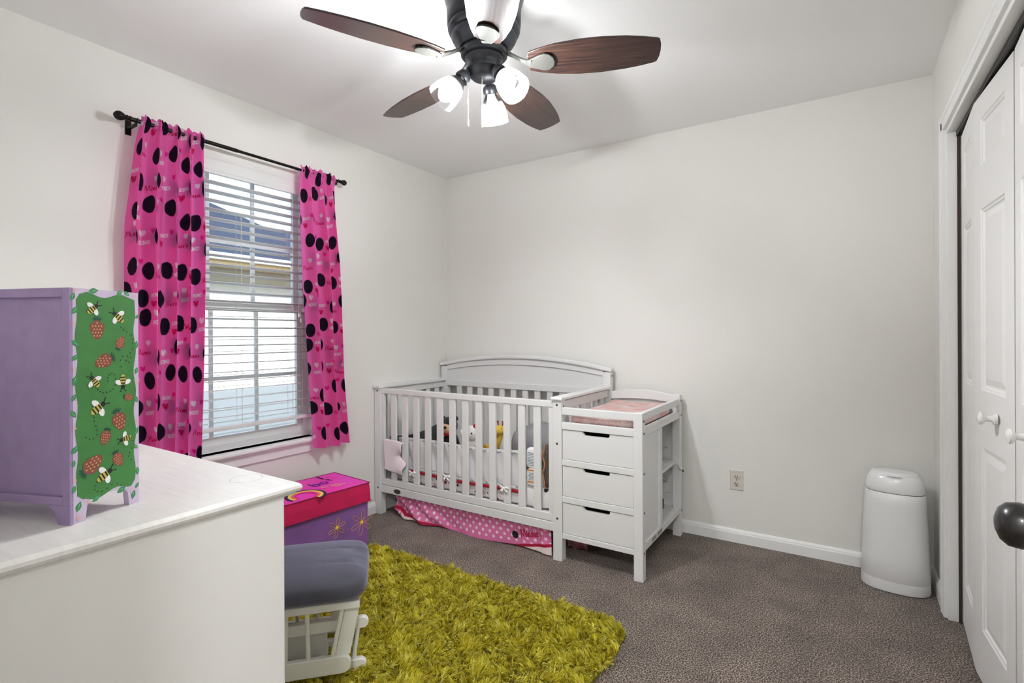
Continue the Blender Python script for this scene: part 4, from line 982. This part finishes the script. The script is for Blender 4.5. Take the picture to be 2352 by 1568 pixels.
pm = [mat('paint_green', (64, 128, 62), .6, noise=(20, .08, 3)), mat('paint_leaf', (58, 140, 84), .6), mat('paint_berry', (134, 74, 62), .6), mat('paint_seed', (214, 152, 84), .6), mat('paint_crown', (24, 78, 62), .6), mat('paint_black', (22, 22, 20), .6), mat('paint_yellow', (196, 178, 78), .6), mat('paint_white', (238, 238, 236), .6), mat('paint_peach', (232, 178, 166), .6)]
g = G()
tl, tr, br, bl_ = (468, 88), (832, 118), (835, 1280), (482, 1375)
g.m = 0; edge = []
def side_edge(p, q, n, amp, nx_, ny_, k, ph):
    for i in range(n):
        s = i/n; w = amp*math.sin(2*PI*k*s+ph)*min(1, s*8, (1-s)*8)
        edge.append(cpt(p[0]+(q[0]-p[0])*s+nx_*w, p[1]+(q[1]-p[1])*s+ny_*w))
side_edge((492, 92), (812, 120), 30, 14, 0, 1, 1.5, 3.5); side_edge((834, 135), (838, 1260), 60, 7, 1, 0, 4.5, 0); side_edge((815, 1283), (505, 1374), 30, 18, 0, 1, 1.2, 2.6); side_edge((478, 1350), (470, 110), 60, 8, 1, 0, 4.2, 2.5)
fan_poly(g, edge)
def leafp(x, y, ln, rot):
    c = cpt(x, y); s = .00036; a = ln*s; n = 9; pts = []
    for i in range(n+1): t = i/n; pts.append((-a+2*a*t, a*.52*math.sin(PI*t)))
    for i in range(n-1, 0, -1): t = i/n; pts.append((-a+2*a*t, -a*.52*math.sin(PI*t)))
    cr, sr = math.cos(rot), math.sin(rot)
    # the side is foreshortened in the photo only by perspective, sizes are along the plane
    g.m = 1; fan_poly(g, [(c[0]+p[0]*cr-p[1]*sr, c[1]+p[0]*sr+p[1]*cr) for p in pts])
    g.m = 7; fan_poly(g, [(c[0]+p[0]*cr-p[1]*sr, c[1]+p[0]*sr+p[1]*cr) for p in [(-a*.6, .0001), (a*.5, .00028), (a*.5, -.00028)]])
for q in ((578, 75, 26, .2), (740, 90, 22, .9), (785, 92, 20, -.6), (450, 110, 22, 1.2), (463, 195, 24, .9), (467, 400, 24, -.6), (465, 490, 22, .7), (465, 633, 26, 1.3), (456, 740, 20, 1.1), (454, 840, 22, -1.0), (466, 1062, 26, .8), (456, 1150, 18, 1.4), (458, 1310, 20, 1.3), (488, 1415, 26, 1.2), (596, 1363, 24, .5), (752, 1308, 28, .4), (827, 1338, 24, 1.3), (850, 1280, 18, .9), (852, 1190, 22, 1.6), (845, 945, 22, 1.1), (843, 745, 22, -1.2), (845, 570, 20, 1.3), (845, 410, 22, 1.5), (850, 235, 16, .8), (840, 1040, 18, -.7)): leafp(*q)
def berry(x, y, sz, rot):
    c = cpt(x, y); s = sz*.000345
    out = []
    for i in range(22):
        a = 2*PI*i/22; r = 1+.16*math.cos(2*a)+.22*math.sin(a)*1.0+.05*math.sin(5*a); out.append((.92*math.cos(a)*(.78+.30*math.sin(a)), (1+.05*math.sin(5*a))*math.sin(a)*.98))
    cr, sr = math.cos(rot), math.sin(rot); tf = lambda p: (c[0]+s*(p[0]*cr-p[1]*sr), c[1]+s*(p[0]*sr+p[1]*cr))
    g.m = 4
    for k in range(5):
        a = PI/2+(k-2)*.5; fan_poly(g, [tf((.18*math.cos(a+PI/2), .95+.18*math.sin(a+PI/2))), tf((.18*math.cos(a-PI/2), .95+.18*math.sin(a-PI/2))), tf((.75*math.cos(a), .95+.6*math.sin(a)))])
    g.m = 2; fan_poly(g, [tf(p) for p in out])
    g.m = 3
    for k in range(-2, 3):
        for j in range(-2, 3):
            p = (j*.30+.15*(k % 2), k*.33+.1)
            if (p[0]/(.78*(.78+.30*p[1])))**2+p[1]**2/.8 < .8: fan_poly(g, ell(tf(p), s*.075, s*.10, rot, 7))
for q in ((602, 320, 52, 0), (748, 393, 36, 2.7), (640, 512, 50, -1.2), (800, 735, 27, 1.3), (742, 885, 54, .3), (652, 988, 40, -.3), (578, 1148, 58, 2.2), (733, 1122, 40, .4)): berry(*q)
def bee(x, y, sz, rot):
    c = cpt(x, y); s = sz*.00036; cr, sr = math.cos(rot), math.sin(rot); tf = lambda p: (c[0]+s*(p[0]*cr-p[1]*sr), c[1]+s*(p[0]*sr+p[1]*cr))
    g.m = 7
    for sd in (-1, 1): fan_poly(g, ell(tf((.12, sd*.62)), s*.32, s*.50, rot+sd*.35))
    g.m = 6; fan_poly(g, ell(tf((-.15, 0)), s*.75, s*.42, rot))
    g.m = 5
    for k in (-.5, -.12, .28): w = .40*math.sqrt(max(.05, 1-((k+.15)/.75)**2)); fan_poly(g, [tf((k-.09, -w)), tf((k+.09, -w)), tf((k+.09, w)), tf((k-.09, w))])
    fan_poly(g, ell(tf((.72, 0)), s*.28, s*.28))
    for sd in (-1, 1): fan_poly(g, [tf((.85, sd*.10)), tf((.9, sd*.02)), tf((1.35, sd*.34)), tf((1.3, sd*.40))]); fan_poly(g, ell(tf((1.33, sd*.38)), s*.09, s*.09, 0, 8))
for q in ((572, 188, 36, .7), (735, 240, 40, 2.4), (588, 640, 36, 2.2), (762, 635, 40, -1.57), (605, 805, 46, .6), (780, 990, 36, 3.3), (645, 1220, 46, .5)): bee(*q)
g.m = 5
trails = [[(748, 300), (765, 318), (785, 330), (812, 348), (822, 375), (822, 400), (818, 435), (805, 460), (790, 480), (760, 482), (745, 505), (750, 545)], [(780, 508), (800, 518), (810, 490)], [(605, 688), (620, 700), (638, 706), (660, 704), (682, 698), (700, 684), (712, 660), (715, 620), (708, 595), (692, 586), (676, 596), (666, 615), (668, 635)], [(580, 860), (583, 885), (592, 912), (600, 940), (598, 968), (575, 992), (553, 996), (532, 985)], [(812, 985), (822, 1005), (828, 1025), (815, 1050), (802, 1078), (795, 1100), (812, 1122)], [(600, 1262), (588, 1285), (585, 1308), (602, 1322), (630, 1318), (662, 1300), (692, 1275), (725, 1270), (748, 1280)]]
for tr_ in trails:
    for p in tr_: fan_poly(g, ell(cpt(*p), .00125, .00125, 0, 8))
g.m = 8
for p in ((462, 70), (545, 1385), (480, 1480), (492, 1485), (462, 1250), (812, 1302), (835, 105), (455, 280), (458, 560), (460, 930), (848, 880), (850, 640)):
    for k in range(3): c = cpt(p[0]+7*math.cos(k*2.1), p[1]+8*math.sin(k*2.1)); fan_poly(g, ell(c, .0016, .0016, 0, 7))
g.obj('painted_side', pm, cab)

# ================================================================== GLIDER OTTOMAN
oc = Vector((-1.646, 1.152, 0)); oang = math.atan2(.733, .68)
ot = thing('glider_ottoman', 'white glider ottoman with grey tufted cushion beside the dresser', 'ottoman', oc, oang)
m_ow = mat('ottoman_white', (226, 225, 219), .4)
# local x = along the rails (to the right in view), local -y = towards the camera
def capsule(x0, x1, z0, z1, y0, y1, name, rl=True):
    r = (z1-z0)/2; zm = (z0+z1)/2; pts = []
    for i in range(11): a = -PI/2+PI*i/10; pts.append((x1-r+r*math.cos(a), zm+r*math.sin(a)))
    for i in range(11): a = PI/2+PI*i/10; pts.append((x0+r+r*math.cos(a), zm+r*math.sin(a)))
    return G().prism(pts, y0, y1, 'y').obj(name, m_ow, ot, bevel=.003)
for s in (-1, 1):
    y = s*.13; y0, y1 = y-.011, y+.011
    capsule(-.175, .175, .045, .104, y0, y1, 'lower_rail')
    box('seat_rail', -.205, .205, y0-.004, y1+.004, .262, .289, m_ow, ot, .004)
    for x0, x1 in ((.036, .033), (-.036, -.033), (.113, .148), (-.113, -.148)): G().tube([(x0, y, .098), (x1, y, .268)], .0075, 12).obj('spindle', m_ow, ot, smooth=True)
    for k in (-1, 1):
        yy = s*.112
        G().prism([(k*.120, .095), (k*.171, .095), (k*.207, .274), (k*.157, .274)], yy-.008, yy+.008, 'y').obj('swing_arm', m_ow, ot, bevel=.003)
    yb = s*.07
    e_ = .0 if s < 0 else .055
    capsule(-.225+e_, .225-e_, .002, .050, yb-.012, yb+.012, 'floor_runner'); capsule(-.232+e_, .232-e_, .158, .197, yb-.011, yb+.011, 'upper_runner')
    for k in (-1, 1): G().tube([(k*(.180-e_), yb, .048), (k*(.196-e_), yb, .162)], .0085, 12).obj('base_post', m_ow, ot, smooth=True)
box('base_panel', -.085, .085, -.009, .009, .03, .165, m_ow, ot, .002)
box('cross_beam', .10, .13, -.07, .07, .165, .19, m_ow, ot, .002); box('cross_beam', -.13, -.10, -.07, .07, .165, .19, m_ow, ot, .002)
box('base_cross_beam', -.085, -.06, -.07, .07, .012, .04, m_ow, ot, .002); box('base_cross_beam', .06, .085, -.07, .07, .012, .04, m_ow, ot, .002)
box('seat_board', -.2, .2, -.118, .118, .27, .288, m_ow, ot, .002)
def velvet():
    m = mat('velvet_grey', (66, 66, 76), .75, sheen=.9, noise=(7, .2, 5)); m.node_tree.nodes['Principled BSDF'].inputs['Sheen Tint'].default_value = lin((170, 170, 200)); return m
def cush(u, v):
    a = 2*PI*u; b = PI*(v-.5); sg = lambda t, p: math.copysign(abs(t)**(2/p), t)
    cb_ = sg(math.cos(b), 3.6); x = .232*cb_*sg(math.cos(a), 7); y = .195*cb_*sg(math.sin(a), 6); z = .290+.054*(1+sg(math.sin(b), 3.2))
    # stitched channels across the cushion
    ch = 0
    for yc in (-.062, .062): ch += math.exp(-((y-yc)/.008)**2)
    if v > .3: z -= .008*ch*min(1, (v-.3)*4)*(.4+.6*abs(x/.232)**2); x -= math.copysign(.006*ch*cb_, x)*abs(x/.232)**4
    if v > .5: z += .006*math.cos(x*5)*math.cos(y*6)-.004
    return (x, y, z)
G().grid(cush, 120, 40).obj('cushion', velvet(), ot, smooth=True, angle=80)

# ================================================================== TOY BOX
tb = thing('toy_box', 'pink lidded purple fabric toy box with line flowers under the window', 'toy box', (-2.405, 1.72, 0), -.09)
m_pur = mat('box_purple', (128, 84, 150), .8, noise=(6, .12, 4)); m_lid = mat('lid_crimson', (190, 8, 78), .75, noise=(12, .10, 4)); m_lidt = mat('lid_magenta', (244, 24, 150), .5, noise=(3, .2, 2), c2=(238, 70, 205))
tw, tl_, th = .168, .27, .385
G().box(-tw+.006, tw-.006, -tl_+.006, tl_-.006, .002, th-.02).obj('body', m_pur, tb, bevel=.004)
def lring(i, z): return [(-tw-i, -tl_-i, z), (tw+i, -tl_-i, z), (tw+i, tl_+i, z), (-tw-i, tl_+i, z)]
G().loft([lring(.006, th-.102), lring(.004, th-.05), lring(0, th-.006), lring(-.003, th-.002)]).obj('lid_skirt', m_lid, tb, bevel=.006)
def lidtop(u, v):
    x = -tw+.003+(2*tw-.006)*u; y = -tl_+.003+(2*tl_-.006)*v; return (x, y, th-.0012)
G().grid(lidtop, 12, 16).obj('lid_top', m_lidt, tb, smooth=True)
m_pipe = mat('lid_piping', (150, 10, 70), .7)
for z, i in ((th-.002, .001), (th-.101, .007)):
    G().tube([(-tw-i, -tl_-i, z), (tw+i, -tl_-i, z), (tw+i, tl_+i, z), (-tw-i, tl_+i, z)], .0028, 6, closed=True).obj('piping', m_pipe, tb)
# print on the lid: rainbow arcs and words
zt = th+.0008
def lid_flat(g, pts): g.add([(p[0], p[1], zt) for p in pts], [tuple(range(len(pts)))])
def arcband(g, c, r0, r1, a0, a1, z):
    n = 20; vs = []
    for i in range(n+1):
        a = math.radians(a0+(a1-a0)*i/n)
        for r in (r0, r1): vs.append((c[0]+r*math.cos(a), c[1]+r*math.sin(a), z))
    g.add(vs, [(2*i, 2*i+1, 2*i+3, 2*i+2) for i in range(n)])
for r0, r1, c_, nm in ((.085, .100, (50, 20, 60), 'plum'), (.070, .085, (246, 208, 110), 'yellow'), (.058, .070, (226, 120, 60), 'orange'), (.046, .058, (240, 20, 160), 'pink')):
    g = G(); arcband(g, (.11, -.075), r0, r1, 20, 290, zt); g.obj('rainbow_band', mat('rainbow_'+nm, c_, .7), tb)
def word(s, size, x, y, rot, m):
    g = G(); text_geo(g, s, size, Matrix.Translation((x, y, zt)) @ Matrix.Rotation(rot, 4, 'Z')); return g.obj('lettering', m, tb)
m_ink = mat('ink_plum', (46, 20, 70), .7); m_inkp = mat('ink_purple', (96, 20, 150), .7); m_inkc = mat('ink_cream', (244, 190, 150), .7)
word('I', .1, -.092, .135, PI/2, m_ink); word('bo', .1, .012, .032, PI/2+.1, m_inkp); word('?', .07, -.022, .150, PI/2+.2, m_ink)
word('do you', .040, .070, .040, PI/2+.05, m_inkc); word('bow', .040, .096, .105, PI/2+.05, m_inkc)
# line flowers on the side facing the room
m_line = mat('flower_line', (226, 168, 96), .7); m_fl = mat('flower_centre', (236, 206, 40), .7)
fx_ = tw-.0045
for py, pz, r in ((.222, .175, .070), (.068, .190, .052)):
    c = Vector((fx_, py, pz))
    for k in range(6):
        a = k*PI/3+.35; pts = []
        for i in range(15):
            t = i/14; ra = r*math.sin(PI*t)**.7 if t < 1 else 0; an = a+(t-.5)*.75; d = r*(1-abs(2*t-1)**2.2)
            pts.append((c.x, c.y+d*math.cos(an), c.z+d*math.sin(an)))
        G().tube(pts, .0011, 5).obj('petal_line', m_line, tb)
    G().ball((c.x, c.y, c.z), (.002, .010, .010), 12, 6).obj('flower_centre', m_fl, tb, smooth=True)

# ================================================================== SHAG RUG
rug = thing('shag_rug', 'long pile mustard green shag rug on the brown carpet', 'rug', (-1.5, 1.45, 0))
rx0, rx1, ry0, ry1 = -2.28+1.5, -.715+1.5, .86-1.45, 2.035-1.45
def rr_poly(i, r=.11, n=8):
    pts = []
    for cx_, cy_, a0 in ((rx1-r, ry1-r, 0), (rx0+r, ry1-r, 90), (rx0+r, ry0+r, 180), (rx1-r, ry0+r, 270)):
        for k in range(n+1): a = math.radians(a0+90*k/n); pts.append((cx_+(r-i)*math.cos(a), cy_+(r-i)*math.sin(a)))
    return pts
m_back = mat('rug_backing', (110, 100, 20), .95); G().prism(rr_poly(.01), .001, .008, 'z').obj('backing', m_back, rug)
def rug_pile():
    rng = np.random.default_rng(5)
    dens = 9500; nt_ = int((rx1-rx0)*(ry1-ry0)*dens)
    cx_ = rng.uniform(rx0, rx1, nt_); cy_ = rng.uniform(ry0, ry1, nt_)
    qx = np.clip(cx_, rx0+.11, rx1-.11); qy = np.clip(cy_, ry0+.11, ry1-.11)
    keep = np.hypot(cx_-qx, cy_-qy) < .11-.008*(1+np.sin(cx_*31+cy_*17)); cx_, cy_ = cx_[keep], cy_[keep]; n0 = len(cx_)
    # lay direction varies smoothly over the rug
    ang = .5*np.sin(cx_*5.1+1.0)+.5*np.sin(cy_*6.3+2.0)+.7*np.sin((cx_+cy_)*19)+.9*np.sin(cx_*37-cy_*29)+.8*np.sin(cx_*31+cy_*43+1)-.9+rng.normal(0, .6, n0)
    per = 8
    bx = np.repeat(cx_, per)+rng.normal(0, .0022, n0*per); by = np.repeat(cy_, per)+rng.normal(0, .0022, n0*per); an = np.repeat(ang, per)+rng.normal(0, .28, n0*per)
    n = len(bx)
    ln = np.repeat(rng.uniform(.75, 1.1, n0), per)*rng.uniform(.030, .042, n)
    lean = np.clip(np.repeat(rng.normal(.85, .28, n0), per)+rng.normal(0, .12, n), .2, 1.35)
    dx_, dy_ = np.cos(an), np.sin(an)
    P = []
    pos = np.stack([bx, by, np.full(n, .006)], 1); cur = lean*.25
    P.append(pos)
    for k, f in enumerate((.4, .8, 1.25)):
        th_ = np.clip(lean*f, 0, 1.62); stp = (ln/3)[:, None]
        pos = pos+stp*np.stack([np.sin(th_)*dx_, np.sin(th_)*dy_, np.cos(th_)], 1); P.append(pos)
    for p in P[1:]: p[:, 2] = np.maximum(p[:, 2], .007)
    sx = np.stack([-dy_, dx_, np.zeros(n)], 1); tw_ = rng.uniform(-.8, .8, n)[:, None]
    sx = sx*np.cos(tw_)+np.array([0, 0, 1.])*np.sin(tw_)
    wd = rng.uniform(.0011, .0018, n)[:, None]
    V = np.stack([P[0]-sx*wd, P[0]+sx*wd, P[1]-sx*wd, P[1]+sx*wd, P[2]-sx*wd*.9, P[2]+sx*wd*.9, P[3]-sx*wd*.35, P[3]+sx*wd*.35], 1).reshape(-1, 3)
    b = np.arange(n)[:, None]*8
    F = np.concatenate([b+np.array([0, 1, 3, 2]), b+np.array([2, 3, 5, 4]), b+np.array([4, 5, 7, 6])])
    base = np.array([lin((218, 206, 56))[:3], lin((232, 224, 90))[:3], lin((192, 174, 36))[:3], lin((240, 234, 126))[:3]])
    ci = np.repeat(rng.integers(0, 4, n0), per); ci = np.where(rng.random(n) < .35, rng.integers(0, 4, n), ci)
    C = np.repeat(base[ci]*rng.uniform(.85, 1.12, (n, 1)), 8, 0)
    o = colored('pile', V, F, C, mat('rug_pile', attr='print', rough=.9, spec=.15, transl=.4), rug, smooth=True); o['kind'] = 'stuff'
rug_pile()
